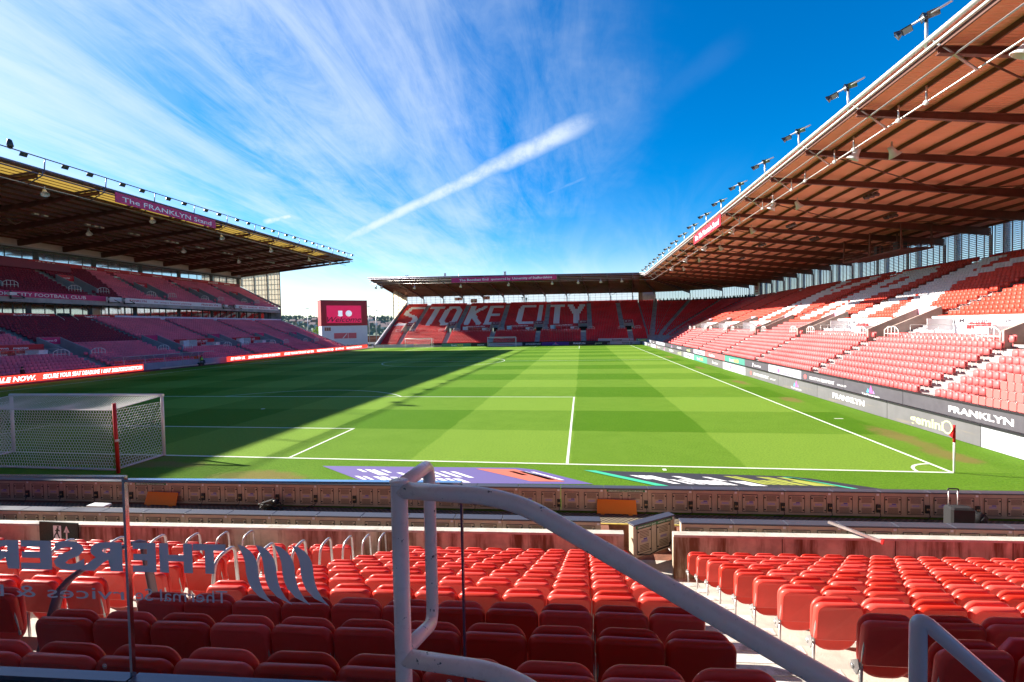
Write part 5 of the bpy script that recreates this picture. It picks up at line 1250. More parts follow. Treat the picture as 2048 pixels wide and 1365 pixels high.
for x, n, z, al, j, cnt in near:
    y = yr(n, x)
    if (x, n) not in keep:
        FARSEATS.append((x, y+.05, z, R(2.9), 0)); continue
    o = seat0 if firstS else copy_tree(seat0); firstS = False
    o.location = (x, y, z); o.rotation_euler = (0, 0, R(2.9)+rs.uniform(-.02, .02)); o.scale = (1, 1, 1)
    jj = j if al == 'R' else cnt-1-j
    o['label'] = 'folded red seat, %s row from the wall, %s seat %s' % (ORD[n], ORD[min(jj, 21)], BN[al]); o['group'] = 'folded red seats of the near stand'
ex = []
for q in FARSEATS:
    p_ = pxy((q[0], q[1], q[2]+.7))
    if 1 < p_[2] < 60 and 0 < p_[0] < 2048 and 0 < p_[1] < 1365 and q[0] > 37 and q[1] > -5: ex.append((p_[2], q))
ex.sort(key=lambda a: a[0]); need = 300-len(keep); r0s = sorted({round(q[2], 2) for _, q in ex})
for _, q in ex[:need]:
    FARSEATS.remove(q); o = copy_tree(seat0); o.location = q[:3]; o.rotation_euler = (0, 0, q[3]+math.pi*0); rw_ = r0s.index(round(q[2], 2)); col_ = sorted({round(a[1][1], 2) for a in ex[:need] if abs(a[1][2]-q[2]) < .01}).index(round(q[1], 2))
    for ch in o.children:
        if ch.name.split('.')[0] in ('backrest', 'seat_pan'):
            if 'far' not in MESH2: MESH2['far'] = {}
            k_ = ch.name.split('.')[0]
            if k_ not in MESH2['far']: d2 = ch.data.copy(); d2.materials[0] = mFade; MESH2['far'][k_] = d2
            ch.data = MESH2['far'][k_]
    o['label'] = 'faded red seat of the right stand, %s row up, %s from the right edge' % (ORD[rw_], ORD[col_]); o['group'] = 'nearest faded seats of the right stand'
# looped handrails on the stairs
lp0 = None
for ax, lb, rowsl in ((16.25, 'right', range(0, 7)), (13.12, 'left', range(0, 6))):
    for n in rowsl:
        if lp0 is None:
            lp0 = thing('looped_handrail', 'x', 'handrail', (0, 0, 0)); m1 = MB()
            m1.tube(fillet([(0, -.30, .12), (0, -.16, .98), (0, .17, 1.02), (0, .24, -.02)], .12, 4), .021, 8); m1.build('rail', mSteel, lp0); o = lp0
            MB().box(-.05, .05, .19, .29, -.01, .01).build('base_plate', mSteel, lp0)
        else: o = copy_tree(lp0)
        o.location = (ax, yr(n, ax)+.2, zr(n)+.02); o['label'] = 'looped steel handrail on the stair, %s from the wall in the %s hand line' % (ORD[n], lb); o['group'] = 'looped stair handrails'
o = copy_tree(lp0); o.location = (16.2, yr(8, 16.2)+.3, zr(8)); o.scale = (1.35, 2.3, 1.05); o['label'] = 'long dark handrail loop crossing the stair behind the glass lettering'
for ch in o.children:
    ch.data = ch.data.copy(); ch.data.materials.clear(); ch.data.materials.append(mat('rail_shade_tint', (.16, .10, .12), .4, metal=.4))  # darker copy of the steel, shade put into its colour

# ---------------------------------------------------------------- white tubular barrier in the foreground
mTube = mat('chipped_white_paint', (.96, .80, .72), .32, var=.05, vscale=6, stain=((30, 30, 30), (.08, .08, .08), .655, .67), coat=.2)
o = thing('stair_barrier', 'thick white tubular stair barrier with chipped paint in the centre foreground', 'handrail', (20.16, -15.87, zw))
px_, py_ = 20.160, -15.87; r_ = .0245
MB().tube([(px_, py_, zw), (px_, py_, 4.568)], r_, 20).lathe((px_, py_, 4.566), (0, 0, 1), [(r_*1.12, -.004), (r_*1.12, .003), (0, .004)], 20).build('post', mTube, o)
MB().tube(fillet([(px_, py_, 4.548), (20.125, -15.49, 4.505), (20.125, -15.49, 3.90), (px_, py_+.01, 4.05)], .07, 8), r_*.93, 18).build('return_loop', mTube, o)
MB().tube(fillet([(px_, py_, 4.540), (20.50, -15.9, 4.540), (21.03, -16.07, 4.325), (21.9, -16.35, 3.97)], .12, 10), r_, 18).build('handrail', mTube, o)
MB().tube(fillet([(px_, py_, 4.035), (20.50, -15.9, 4.035), (21.0, -16.06, 3.80)], .12, 8), r_, 18).build('lower_rail', mTube, o)
o = thing('stair_handrail', 'pale grey tubular handrail rising into the bottom right corner', 'handrail', (21.62, -15.75, zw))
MB().tube(fillet([(21.615, -15.75, zw), (21.615, -15.75, 4.19), (21.86, -15.80, 3.965), (22.5, -15.95, 3.35)], .04, 8), .0205, 18).build('rail', mat('pale_rail', (.60, .61, .66), .3, coat=.3), o)
MB().box(21.56, 21.67, -15.8, -15.7, zw, zw+.01).build('base_plate', mSteel, o)
# ---------------------------------------------------------------- glass balustrade with film lettering seen from behind
mChr = mat('polished_steel', (.75, .76, .78), .12, metal=1.); mFilm = mat('frosted_film', (.42, .50, .58), .6, trans=.4)
yG = lambda x: -15.42+.06*(x-20.5)
zg0, zg1 = 3.60, 4.425
def gpanel(x0, x1, label, top=zg1):
    o = thing('glass_panel', label, 'balustrade', (x0, yG(x0), zg0)); m1 = MB(); slanted(m1, x0, x1, lambda x: yG(x)-.006, lambda x: yG(x)+.006, zg0, top-.012); m1.build('glass', mGlassN, o)
    m1 = MB(); slanted(m1, x0, x1, lambda x: yG(x)-.012, lambda x: yG(x)+.012, top-.010, top); m1.build('top_rail', mChr, o)
    m1 = MB(); slanted(m1, x0, x1, lambda x: yG(x)-.03, lambda x: yG(x)+.02, zg0-.02, zg0); slanted(m1, x0, x1, lambda x: yG(x)-.035, lambda x: yG(x)+.0, zg0-.10, zg0-.022); m1.build('base_channel', mat('anodised_channel', (.10, .12, .16), .35, metal=.6), o)
    return o
p1 = gpanel(16.6, 18.835, 'left glass balustrade panel with the end of a mirrored company name', zg1+.012)
p2 = gpanel(18.845, 20.235, 'glass balustrade panel with a mirrored company name and four swooping stripes')
MB().box(18.833, 18.845, yG(18.84)-.008, yG(18.84)+.008, zg0-.1, zg1+.012).build('joint_post', mChr, p1)
MB().box(20.230, 20.238, yG(20.2)-.008, yG(20.2)+.008, zg0, zg1-.01).build('edge_strip', mat('dark_glass_edge', (.12, .05, .09), .2), p2)
GR = nrm((-1, -.06, 0)); GN = np.array((0, 1, 0.))
def gtext(par, tx, xr, z, h, w_, bold, clip=None):
    V, Fc = text_tris(tx, bold, 0, 3); x0 = V[:, 0].min(); sx = w_/(V[:, 0].max()-x0); sy = h/.72
    P_ = [(xr-(a-x0)*sx, 0, z+b*sy) for a, b in V[:, :2]]; P_ = [(a, yG(a)-.008, c) for a, _, c in P_]
    F2 = [f for f in Fc if clip is None or (min(P_[i][0] for i in f) > clip[0] and max(P_[i][0] for i in f) < clip[1])]
    if F2: m1 = MB(); m1.add(P_, F2); m1.build('film_lettering', mFilm, par)
gtext(p2, 'THE', 19.272, 4.05, .115, .405, .04); gtext(p1, 'RSER', 18.822, 4.05, .115, .66, .04)
gtext(p2, 'Thermal Se', 19.272, 3.925, .052, .40, 0.0); gtext(p1, 'rvices & Engineering', 18.822, 3.925, .052, 1.25, 0.0)
SR = [(0, 0), (14, 3), (29, 13), (38, 24), (44, 37), (46.5, 50), (47, 64), (50, 82), (55, 98), (66, 117), (81, 133)]
SL = [(0, 0), (3, 6), (9, 18), (13, 27), (16, 38), (17.5, 50), (18, 64), (22, 82), (28, 97), (47, 117), (81, 133)]
for i in range(4):
    xo = 19.322+.0765*i; m1 = MB(); sc_ = .0018
    for (a, b), (c, d_), (e, f_), (g, h) in zip(SL, SR, SR[1:], SL[1:]): m1.add([(xo+p_*sc_, yG(xo+p_*sc_)-.008, 4.166-q_*sc_) for p_, q_ in ((a, b), (c, d_), (e, f_), (g, h))], [(0, 1, 2, 3)])
    m1.build('swoop_stripe', mFilm, p2)
for xx, par in ((18.72, p1), (20.17, p2)):
    m1 = MB(); m1.lathe((xx, yG(xx)-.0065, 3.64), (0, -1, 0), [(.009, 0), (.011, 0), (.011, .0005), (.009, .0005)], 16); m1.box(xx-.005, xx+.005, yG(xx)-.008, yG(xx)-.0065, 3.637, 3.643); m1.build('etched_stamp', mSteel, par)
# ---------------------------------------------------------------- scoreboard tower
o = thing('scoreboard', 'red and white scoreboard building with a Welcome screen in the far left corner', 'scoreboard', (-60, 136, 0))
c0 = np.array((-65.85, 131.6, 0)); rr = nrm((.79, .62, 0)); nn = np.cross(rr, Z3); WW = 15.1
def sb(mb, x0, x1, z0, z1, d0, d1): mb.prism([(x0, z0), (x1, z0), (x1, z1), (x0, z1)], c0, rr, Z3, -nn, d0, d1)
m1 = MB(); sb(m1, 0, WW, -.9, 6.7, 0, 7); m1.build('base', mat('white_cladding', (.66, .66, .70), .6, var=.04, vscale=.6), o)
m1 = MB(); sb(m1, -.12, WW+.1, 6.7, 15.3, -.1, 7.1); m1.build('red_housing', mat('red_cladding', (.36, .010, .02), .55), o)
m1 = MB(); sb(m1, -.16, WW+.14, 15.3, 15.45, -.14, 7.2); m1.build('roof_flashing', mSteelD, o)
mScr = mat('screen_glow', (.66, .006, .08), .4, emit=.12); m1 = MB(); sb(m1, 1.7, 13.1, 7.7, 13.6, -.16, -.1); sc = m1.build('screen', mScr, o)
f = c0+nn*.165
m1 = MB(); add_text(m1, 'Welcome', f+rr*7.4+Z3*8.9, rr, Z3, 1.75, 11.2, .006, .35, res=4); m1.build('lettering', mat('screen_dark', (.03, .0, .015), .5), sc)
mBadge = mat('screen_white', (.7, .75, .8), .5, emit=.15); mBadgeD = mat('screen_navy', (.02, .03, .10), .5)
m1 = MB(); q = f+rr*6.1+Z3*10.9; m1.prism([(-.8, -.75), (-.55, -.9), (0, -1.05), (.55, -.9), (.8, -.75), (.65, -.3), (.7, .95), (-.7, .95), (-.65, -.3)], q, rr, Z3, nn, 0, .02); b1 = m1.build('shield_badge', mBadge, sc)
m1 = MB()
for a in (-.32, 0, .32): m1.prism([(a-.09, -.55), (a+.09, -.55), (a+.09, .45), (a-.09, .45)], q, rr, Z3, nn, .02, .03)
m1.prism([(-.6, .55), (.6, .55), (.6, .8), (-.6, .8)], q, rr, Z3, nn, .02, .03); m1.build('badge_stripes', mBadgeD, b1)
m1 = MB(); q = f+rr*8.9+Z3*10.9; m1.lathe(q, nn, [(0, .02), (1.05, .02), (1.05, 0)], 24); b2 = m1.build('round_badge', mBadge, sc)
m1 = MB(); m1.lathe(q, nn, [(.82, .03), (.94, .03)], 24); m1.prism([(-.55, -.3), (-.1, .0), (.1, .45), (.3, .1), (.7, .2), (.25, -.1), (0, -.45), (-.15, -.2)], q, rr, Z3, nn, .025, .035); m1.build('badge_ring', mBadgeD, b2)
m1 = MB(); sb(m1, 3.9, 11.3, 2.3, 4.2, -.03, .0); bp = m1.build('base_panel', mat('panel_red', (.62, .10, .12), .5), o)
m1 = MB(); sb(m1, 3.8, 11.4, 4.2, 4.28, -.06, 0); sb(m1, 3.8, 11.4, 2.2, 2.3, -.06, 0); sb(m1, 8.5, 8.6, 2.3, 4.2, -.05, -.03); m1.prism([(6.6, 2.4), (6.9, 2.4), (8.3, 4.), (8, 4.)], c0, rr, Z3, nn, .03, .05); m1.build('panel_trim', mWhiteD, bp)
m1 = MB(); sb(m1, .9, 2.9, 5.0, 6.2, -.02, .0); w_ = m1.build('window', mat('window_brown', (.25, .10, .06), .3), o)
m1 = MB(); sb(m1, 1.5, 1.55, 5., 6.2, -.04, -.02); sb(m1, 2.2, 2.25, 5., 6.2, -.04, -.02); m1.build('window_bar', mWhiteD, w_)
# ---------------------------------------------------------------- lamp posts, brick wall, far view
for x, y, h, lb in ((-88.3, 160, 14.1, 'twin headed lamp post in the gap left of the scoreboard'), (-63.6, 163, 14.5, 'twin headed lamp post just right of the scoreboard'), (-59.3, 160, 12.5, 'single headed lamp post between the scoreboard and the far stand')):
    o = thing('lamp_post', lb, 'lamp post', (x, y, -1)); MB().tube([(x, y, -1), (x, y, h)], [.16, .09], 8).build('pole', mSteel, o)
    for q in ((-1, 1) if 'twin' in lb else (1,)): MB().bar((x, y, h), (x+q*.7, y, h+.12), .12, .1).build('arm', mSteel, o); MB().bbox(x+q*.5-.35, x+q*.5+.35, y-.16, y+.16, h+.08, h+.22, .03).build('lamp_head', mWhiteD, o)
mBrick = mat('brick', (.36, .14, .07), .85, var=.2, vscale=.6)
o = thing('boundary_wall', 'low brown brick building with a dark top line across the gaps behind the scoreboard', 'wall', (-75, 172, -1))
MB().box(-130, -38, 172, 176, -1, 2.4).build('brickwork', mBrick, o); MB().box(-130, -38, 171.9, 176.1, 2.4, 2.6).build('coping', mBlackM, o); MB().box(-130, -38, 171.96, 172, 1.2, 1.9).build('timber_band', mat('orange_timber', (.5, .2, .09), .7), o)
for x in np.arange(-128, -40, 6): pass
mLeafA = mat('leaf_spring', (.20, .30, .015), .8, trans=.3); mLeafB = mat('leaf_dark', (.045, .085, .02), .8, trans=.2); mLeafC = mat('leaf_olive', (.11, .13, .035), .8, trans=.2); mBark = mat('bark', (.07, .05, .035), .9)
def tree(x, y, z, h, w_, ml, label, seed, n=900):
    r_ = random.Random(seed); o = thing('broadleaf_tree', label, 'tree', (x, y, z), 'trees behind the ground')
    t = MB(); t.tube([(x, y, z), (x+.1, y, z+h*.3), (x, y+.1, z+h*.6)], [.035*h, .025*h, .01*h], 6)
    cl_ = []
    for i in range(9):
        a = r_.uniform(0, 6.28); rr_ = w_*r_.uniform(.1, .75); c = (x+rr_*math.cos(a), y+rr_*math.sin(a), z+h*r_.uniform(.38, .88)); cl_.append((c, w_*r_.uniform(.28, .5)))
        t.tube([(x, y, z+h*r_.uniform(.25, .45)), c], [.012*h, .004*h], 4)
    t.build('trunk', mBark, o); m1 = MB()
    for i in range(n):
        c, rd = cl_[i % len(cl_)]; v = nrm([r_.gauss(0, 1) for _ in range(3)])*rd*r_.uniform(.55, 1.08); p = np.array(c)+v*np.array((1, 1, .85)); s = h*r_.uniform(.018, .04)
        a = nrm([r_.gauss(0, 1) for _ in range(3)]); b = nrm(np.cross(a, [r_.gauss(0, 1) for _ in range(3)])); m1.quad(p-a*s-b*s*.6, p+a*s-b*s*.6, p+a*s*.8+b*s*.6, p-a*s*.7+b*s*.6)
    m1.build('crown', ml, o)
TR_ = [(-100, 190, 9.5, 4.6, mLeafA, 'bright spring green tree just beyond the end of the main stand'), (-93.5, 196, 8.6, 4.2, mLeafA, 'bright green tree left of the twin headed lamp post'), (-86, 200, 7.6, 3.6, mLeafC, 'olive tree behind the left lamp post'), (-106, 205, 11.5, 5, mLeafC, 'olive tree half hidden by the main stand end'), (-81, 186, 6.2, 3, mLeafB, 'dark tree against the left side of the scoreboard'),
       (-67.5, 205, 8.2, 4, mLeafA, 'bright green tree right of the scoreboard'), (-62, 196, 7.2, 3.4, mLeafA, 'bright green tree behind the single headed lamp post'), (-56.5, 200, 8.4, 3.6, mLeafB, 'dark evergreen against the end of the far stand'), (-73, 215, 8, 4, mLeafC, 'olive tree hidden partly behind the scoreboard edge')]
for i, (x, y, h, w_, ml, lb) in enumerate(TR_): tree(x, y, -1, h, w_, ml, lb, i+3)
# hill with houses and hazy woodland
mHill = mat('hill_side', (.10, .13, .08), .95, var=.4, vscale=.012)
hx = np.linspace(-760, 300, 54); hy = np.linspace(420, 1200, 12); vs = []; rh = random.Random(8)
def hz_(x, y): t = max(0, min(1, (y-430)/420)); return -1.2+(24+5*math.sin(x*.011+1)+3*math.sin(x*.031))*(t*t*(3-2*t))
for y in hy:
    for x in hx: vs.append((x, y, hz_(x, y)))
mb = MB(); mb.add(vs, [(j*54+i, j*54+i+1, (j+1)*54+i+1, (j+1)*54+i) for j in range(11) for i in range(53)]); struct('hill', mb, mHill)
wood = MB(); rw = random.Random(12)
for i in range(5200):
    x = rw.uniform(-620, -150); y = rw.uniform(450, 860); z = hz_(x, y)+rw.uniform(.5, 6.5); s = rw.uniform(1.0, 2.6)
    a = nrm([rw.gauss(0, 1), rw.gauss(0, .3), rw.gauss(0, .5)]); b = nrm(np.cross(a, (0, 1, rw.uniform(-.3, .3)))); wood.quad(*(np.array((x, y, z))+a*s*p_+b*s*q_ for p_, q_ in ((-1, -.7), (1, -.6), (.8, .7), (-.7, .6))))
o = wood.build('woodland', mat('haze_tinted_leaves', (.16, .19, .15), .9)); tag(o, 'hazy wooded hillside beyond the ground', 'woodland', kind='stuff')  # distance haze is mixed into the leaf colour
mRoofT = mat('roof_tile', (.20, .15, .15), .9); mBrH = mat('house_brick', (.34, .20, .16), .9); mRen = mat('house_render', (.6, .58, .56), .9)
hp = random.Random(21); HL = ['left gap, ', 'right gap, ']
for i in range(12):
    u_ = (575, 588, 604, 618, 628, 632, 742, 748, 757, 765, 772, 779)[i]; y = hp.uniform(560, 760); t_ = (y-CAM[1])
    ang = math.atan((u_-1024)/FPX)+YAW; x = CAM[0]+t_*math.tan(ang); z = hz_(x, y)+1.5
    o = thing('house', 'distant %s house on the hill, %s one in the gap %s of the scoreboard' % ('brick' if i % 2 else 'pale', ORD[i % 6], 'left' if i < 6 else 'right'), 'house', (x, y, z))
    MB().box(x-5, x+5, y-4, y+4, z-3, z+4.5).build('walls', mBrH if i % 2 else mRen, o)
    r_ = MB(); r_.prism([(-4.6, 4.5), (4.6, 4.5), (0, 7.8)], (x-5.3, y, z), (0, 1, 0), (0, 0, 1), (1, 0, 0), 0, 10.6); r_.build('roof', mRoofT, o)
    MB().box(x+2.5, x+3.4, y-.5, y+.5, z+6, z+9).build('chimney', mBrH, o)
# planters / hedge tubs along the forecourt
for i in range(13):
    x, y = -50.5+i*1.05, 116.5+i*.9 if i else 116.5
    if i == 0: o0 = thing('barrier_block', 'b', 'barrier', (0, 0, 0)); MB().bbox(-.42, .42, -.3, .3, 0, .55, .08).build('block', mat('tyre_dark', (.10, .10, .09), .8, var=.4, vscale=3), o0); MB().bbox(-.2, .2, -.2, .2, .55, .75, .05).build('cap', mat('cap_olive', (.18, .19, .10), .8), o0); o = o0
    else: o = copy_tree(o0)
    o.location = (x, y, -.02); o['label'] = 'dark block in the line of blocks across the forecourt'; o['group'] = 'blocks across the forecourt'
# ---------------------------------------------------------------- roof furniture
def flood(par, c, aim, s=1.):
    ax = nrm(aim); sd_ = nrm(np.cross(ax, Z3)); up = np.cross(sd_, ax); m1 = MB(); c = np.array(c, float); vs = []
    for d_, w_, h_ in ((-.1, .1, .1), (.08, .17, .15), (.36, .34, .24)):
        for a, b in ((-1, -1), (1, -1), (1, 1), (-1, 1)): vs.append(c+ax*d_*s+sd_*a*w_*s+up*b*h_*s)
    m1.add(vs, [(0, 3, 2, 1)]+[(k+i, k+(i+1) % 4, k+4+(i+1) % 4, k+4+i) for k in (0, 4) for i in range(4)]); f_ = m1.build('lamp_housing', mLampH, par)
    m1 = MB(); m1.add([vs[i]-ax*.03 for i in (8, 9, 10, 11)], [(0, 1, 2, 3)]); m1.build('lamp_glass', mat('lamp_glass', (.16, .16, .17), .15, metal=.5), f_)
mLampH = mat('lamp_housing', (.09, .085, .09), .4, metal=.4)
LR = [y for y in RYR if -6 < y < 108]
for i, y in enumerate(LR):
    o = thing('floodlight_mast', 'floodlight cluster on a short mast on the right roof edge, %s from the camera' % ORD[i], 'floodlight', (37.0, y, 17.95), 'floodlight masts on the right roof')
    m1 = MB(); m1.tube([(37., y, 17.8), (37., y, 19.15)], .075, 8); m1.build('mast', mSteel, o)
    m1 = MB(); m1.tube([(36.35, y+.85, 19.1), (37.3, y-1.15, 19.2)], .05, 6); m1.build('crossbar', mSteel, o)
    for dx, dy, dz, aim in ((-.6, .75, -.1, (-.75, .5, -.55)), (-.42, .45, -.12, (-.8, -.35, -.5)), (.0, -.1, .1, (-.9, .25, -.35)), (.12, -.35, .08, (-.6, -.6, -.5))): flood(o, (37+dx, y+dy, 19.15+dz), aim, .68)
    if i % 2 == 0:
        for q in (1.2, 3.2):
            pass
def speaker(x, y, z, aim, label, grp, s=1.):
    o = thing('loudspeaker', label, 'loudspeaker', (x, y, z), grp); m1 = MB(); ax = nrm(aim)
    m1.lathe(np.array((x, y, z))-ax*.35*s, ax, [(0, 0), (.2*s, 0), (.24*s, .3*s), (.3*s, .55*s), (.52*s, .95*s), (.46*s, .94*s), (.2*s, .6*s), (0, .55*s)], 14); m1.build('horn', mWhiteD, o)
    m1 = MB(); m1.bar((x, y, z+.15*s), (x, y, z+.75*s), .08, .1); m1.build('bracket', mSteel, o)
for i, y in enumerate([7.6, 6.9+13.2*1, 33.8+.6, 47., 60.4, 73.6, 86.8]):
    y0 = y if i else 7.4
    for q, dx in enumerate((1.9, 4.1)): speaker(37+dx+.7, y0-1.2, 16.55, (-.35+.9*q*0, .25, -.75) if q == 0 else (.45, .1, -.7), 'white horn loudspeaker under the right roof, %s of the %s pair from the camera' % (('outer', 'inner')[q], ORD[i]), 'horn loudspeakers of the right roof', .78)
for i, y in enumerate((3.4, 10.9, 13.1, 17.6, 20., 24.5, 27., 31, 33.6, 40.5, 47)):
    o = thing('spotlight', 'small round spotlight on the service rail of the right roof, %s from the camera' % ORD[i], 'spotlight', (38.7, y, 16.35), 'round spotlights of the right roof'); m1 = MB(); m1.lathe((38.75, y, 16.35), nrm((-.6, -.5, -.4)), [(0, -.1), (.09, -.1), (.13, .06), (.11, .08), (0, .08)], 12); m1.build('lamp', mWhiteD, o)
    MB().tube([(38.75, y, 16.35), (38.75, y, 17.2)], .05, 6).build('drop_arm', mSteel, o)
for j, (y, f) in enumerate(((14.6, .47), (14.6, .93*.8), (27.8, .35), (34.5, .55), (41, .3), (47.6, .5), (54, .35), (67, .4))):
    o = thing('roof_light', 'bank of three small floodlights below the right roof sheets, %s from the camera' % ORD[j], 'floodlight', tuple(rpt(nR, nR+1, (109.3-y)/131.3, f, -1)), 'light banks under the right roof'); b_ = rpt(nR, nR+1, (109.3-y-2)/131.3, f, -.75)
    for q in range(3): m1 = MB(); m1.obox(b_+np.array((-.1*q, .55*q, 0)), (1, 0, 0), (0, .8, .6), (0, -.6, .8), .2, .2, .1); m1.build('lamp', mLampH, o)
    MB().bar(b_+np.array((0, -.3, .2)), b_+np.array((-.2, 1.4, .2)), .06, .06).build('bar', mBlackM, o)
# dark steel camera gantry under the right roof
o = thing('camera_gantry', 'dark steel camera gantry hanging under the right roof above the top seats', 'gantry', (57., 47.5, 13.3)); m1 = MB(); gx0, gx1, gy0, gy1, gz = 55.6, 58.6, 40.6, 52.6, 12.7
m1.box(gx0, gx1, gy0, gy1, gz, gz+.15); m1.build('deck', mSteelD, o); m1 = MB()
for y in np.linspace(gy0, gy1, 7):
    for x in (gx0, gx1): m1.tube([(x, y, gz), (x, y, gz+1.1)], .04, 5)
for z in (.4, .75, 1.1):
    for x in (gx0, gx1): m1.tube([(x, gy0, gz+z), (x, gy1, gz+z)], .03, 5)
    for y in (gy0, gy1): m1.tube([(gx0, y, gz+z), (gx1, y, gz+z)], .03, 5)
m1.build('railing', mSteelD, o); m1 = MB()
for x in (gx0, gx1):
    for y in (gy0+.3, gy1-.3, (gy0+gy1)/2): m1.bar((x, y, gz), (x, y, 15.6), .14, .14)
m1.build('hanger', mSteelD, o); m1 = MB().box(56.5, 57.5, 43, 43.8, gz+.15, gz+1.2); m1.box(56.6, 57.3, 47, 47.6, gz+.15, gz+1.3); m1.build('equipment', mBlackM, o)
# left roof: lamps along a rail above the edge, horns and lights below
o = thing('lighting_rail', 'long thin rail carrying small lamps above the edge of the left roof', 'rail', (-36.6, 60, 24)); m1 = MB(); m1.tube([(-36.5, -20, 24.25), (-36.5, 97.6, 24.25)], .06, 6); m1.build('rail', mBlackM, o)
m1 = MB()
for y in RYL: m1.tube([(-36.7, y, 22.7), (-36.5, y, 24.25)], .06, 6)
m1.build('rail_post', mGutD, o)
i = 0
for y in RYL:
    for q in (1.7, 4.4):
        if not 22 < y+q < 98: continue
        oo = thing('floodlight', 'small dark floodlight on the rail above the left roof edge, %s from the camera' % ORD[i], 'floodlight', (-36.4, y+q, 24.1), 'floodlights on the left roof rail'); i += 1
        flood(oo, (-36.3, y+q, 24.05), (.75, -.1, -.6), .95)
o = thing('camera_housing', 'dark hooded unit standing on the lamp rail at the far left of the roof edge', 'camera', (-36.5, 23.7, 24.4)); MB().tube([(-36.5, 23.7, 24.2), (-36.5, 23.75, 24.5), (-36.5, 23.7, 25.05), (-36.5, 23.7, 25.15)], [.16, .28, .2, .08], 10).build('hood', mBlackM, o)
for j, (y, f) in enumerate(((29.5, .10), (45.2, .5), (43.6, .11), (62.5, .5), (57., .11), (70.5, .12), (77., .5), (84., .12), (92, .1))):
    p_ = lp(y, f, -1.1); speaker(*p_, (.5, -.3, -.8), 'pale horn loudspeaker under the left roof, %s from the camera' % ORD[j], 'horn loudspeakers of the left roof', .8)
k_ = 0
for y in [b_+2.6 for b_ in RYL if 25 < b_ < 92]:
    p_ = lp(y, .42, -.85); o = thing('roof_light', 'pair of small lit looking lamps under the left roof, %s from the camera' % ORD[k_], 'floodlight', tuple(p_), 'lamp pairs under the left roof'); k_ += 1
    for q in (0, 1.1, 2.0)[:2+k_ % 2]: MB().obox(p_+np.array((0, q, 0)), (1, 0, 0), (0, 1, 0), (0, 0, 1), .22, .28, .1).build('lamp', mat('lamp_pale', (.55, .55, .52), .4), o)
    m1 = MB(); p2_ = lp(y+2.3, .62, -.5); m1.tube([p2_+np.array((0, -.9, .2)), p2_+np.array((0, 0, -.45)), p2_+np.array((0, .9, .2))], .04, 5); m1.build('brace', mat('pale_brace', (.5, .42, .36), .5), o)
for j, x in enumerate((-37.5, -35.8, -26, -12.5, 1, 13, 20, 26, 31.5)):
    speaker(x, 112.4, 17.0 if j > 1 else 17.4, (0, -.5, -.8), 'small horn loudspeaker under the far stand roof, %s from the left' % ORD[j], 'horn loudspeakers of the far roof', .8)
for j, (x, h, w_) in enumerate(((-29.5, 1.5, .5), (-18.0, 1.7, .25), (-14., 1.6, .08), (-.5, 1.6, .35))):
    o = thing('antenna', 'grey %s aerial on the far roof, %s from the left' % ('panel' if w_ > .2 else 'whip', ORD[j]), 'antenna', (x, 116, 19.0)); MB().tube([(x, 116, 18.6), (x, 116, 19.2+h)], .06, 6).build('mast', mSteel, o)
    if w_ > .1:
        for q in (-1, 1): MB().bbox(x+q*w_*.6-.14, x+q*w_*.6+.14, 115.8, 116.1, 19.5, 19.3+h, .02).build('panel_aerial', mSteel, o)
# flags on the far glazing
for x, z, w_, h_, kd, lb in ((-19.6, 14.75, 2.7, 1.0, 'cross', 'white flag with a red cross, left, on the far glazing'), (-14.4, 14.0, 2.2, 1.2, 'cross', 'lower red and white flag in the middle of the three on the far glazing'), (-10.2, 14.85, 2.4, 1.1, 'union', 'small red white and blue flag, right, on the far glazing')):
    o = thing('flag', lb, 'flag', (x, 136.6, z)); y = 136.7
    MB().box(x-w_/2, x+w_/2, y, y+.02, z-h_/2, z+h_/2).build('cloth', mInkW if kd == 'cross' and z > 14.5 else mat('flag_ground', (.45, .02, .05) if kd == 'cross' else (.03, .04, .22), .8), o)
    c2 = mat('cross_red', (.6, .01, .02), .7) if z > 14.5 else mInkW
    if kd == 'union': m1 = MB(); m1.bar((x-w_/2, y-.01, z-h_/2), (x+w_/2, y-.01, z+h_/2), .14, .01, up=(0, 1, 0)); m1.bar((x-w_/2, y-.012, z+h_/2), (x+w_/2, y-.012, z-h_/2), .14, .01, up=(0, 1, 0)); m1.box(x-w_/2, x+w_/2, y-.02, y-.014, z-.18, z+.18).box(x-.18, x+.18, y-.02, y-.014, z-h_/2, z+h_/2); m1.build('saltire', mInkW, o); MB().box(x-w_/2, x+w_/2, y-.03, y-.022, z-.1, z+.1).box(x-.1, x+.1, y-.033, y-.024, z-h_/2, z+h_/2).build('cross', MATS['cross_red'], o)
    else: MB().box(x-w_/2, x+w_/2, y-.02, y-.005, z-.12, z+.12).box(x-.14, x+.14, y-.023, y-.004, z-h_/2, z+h_/2).build('cross', c2, o)
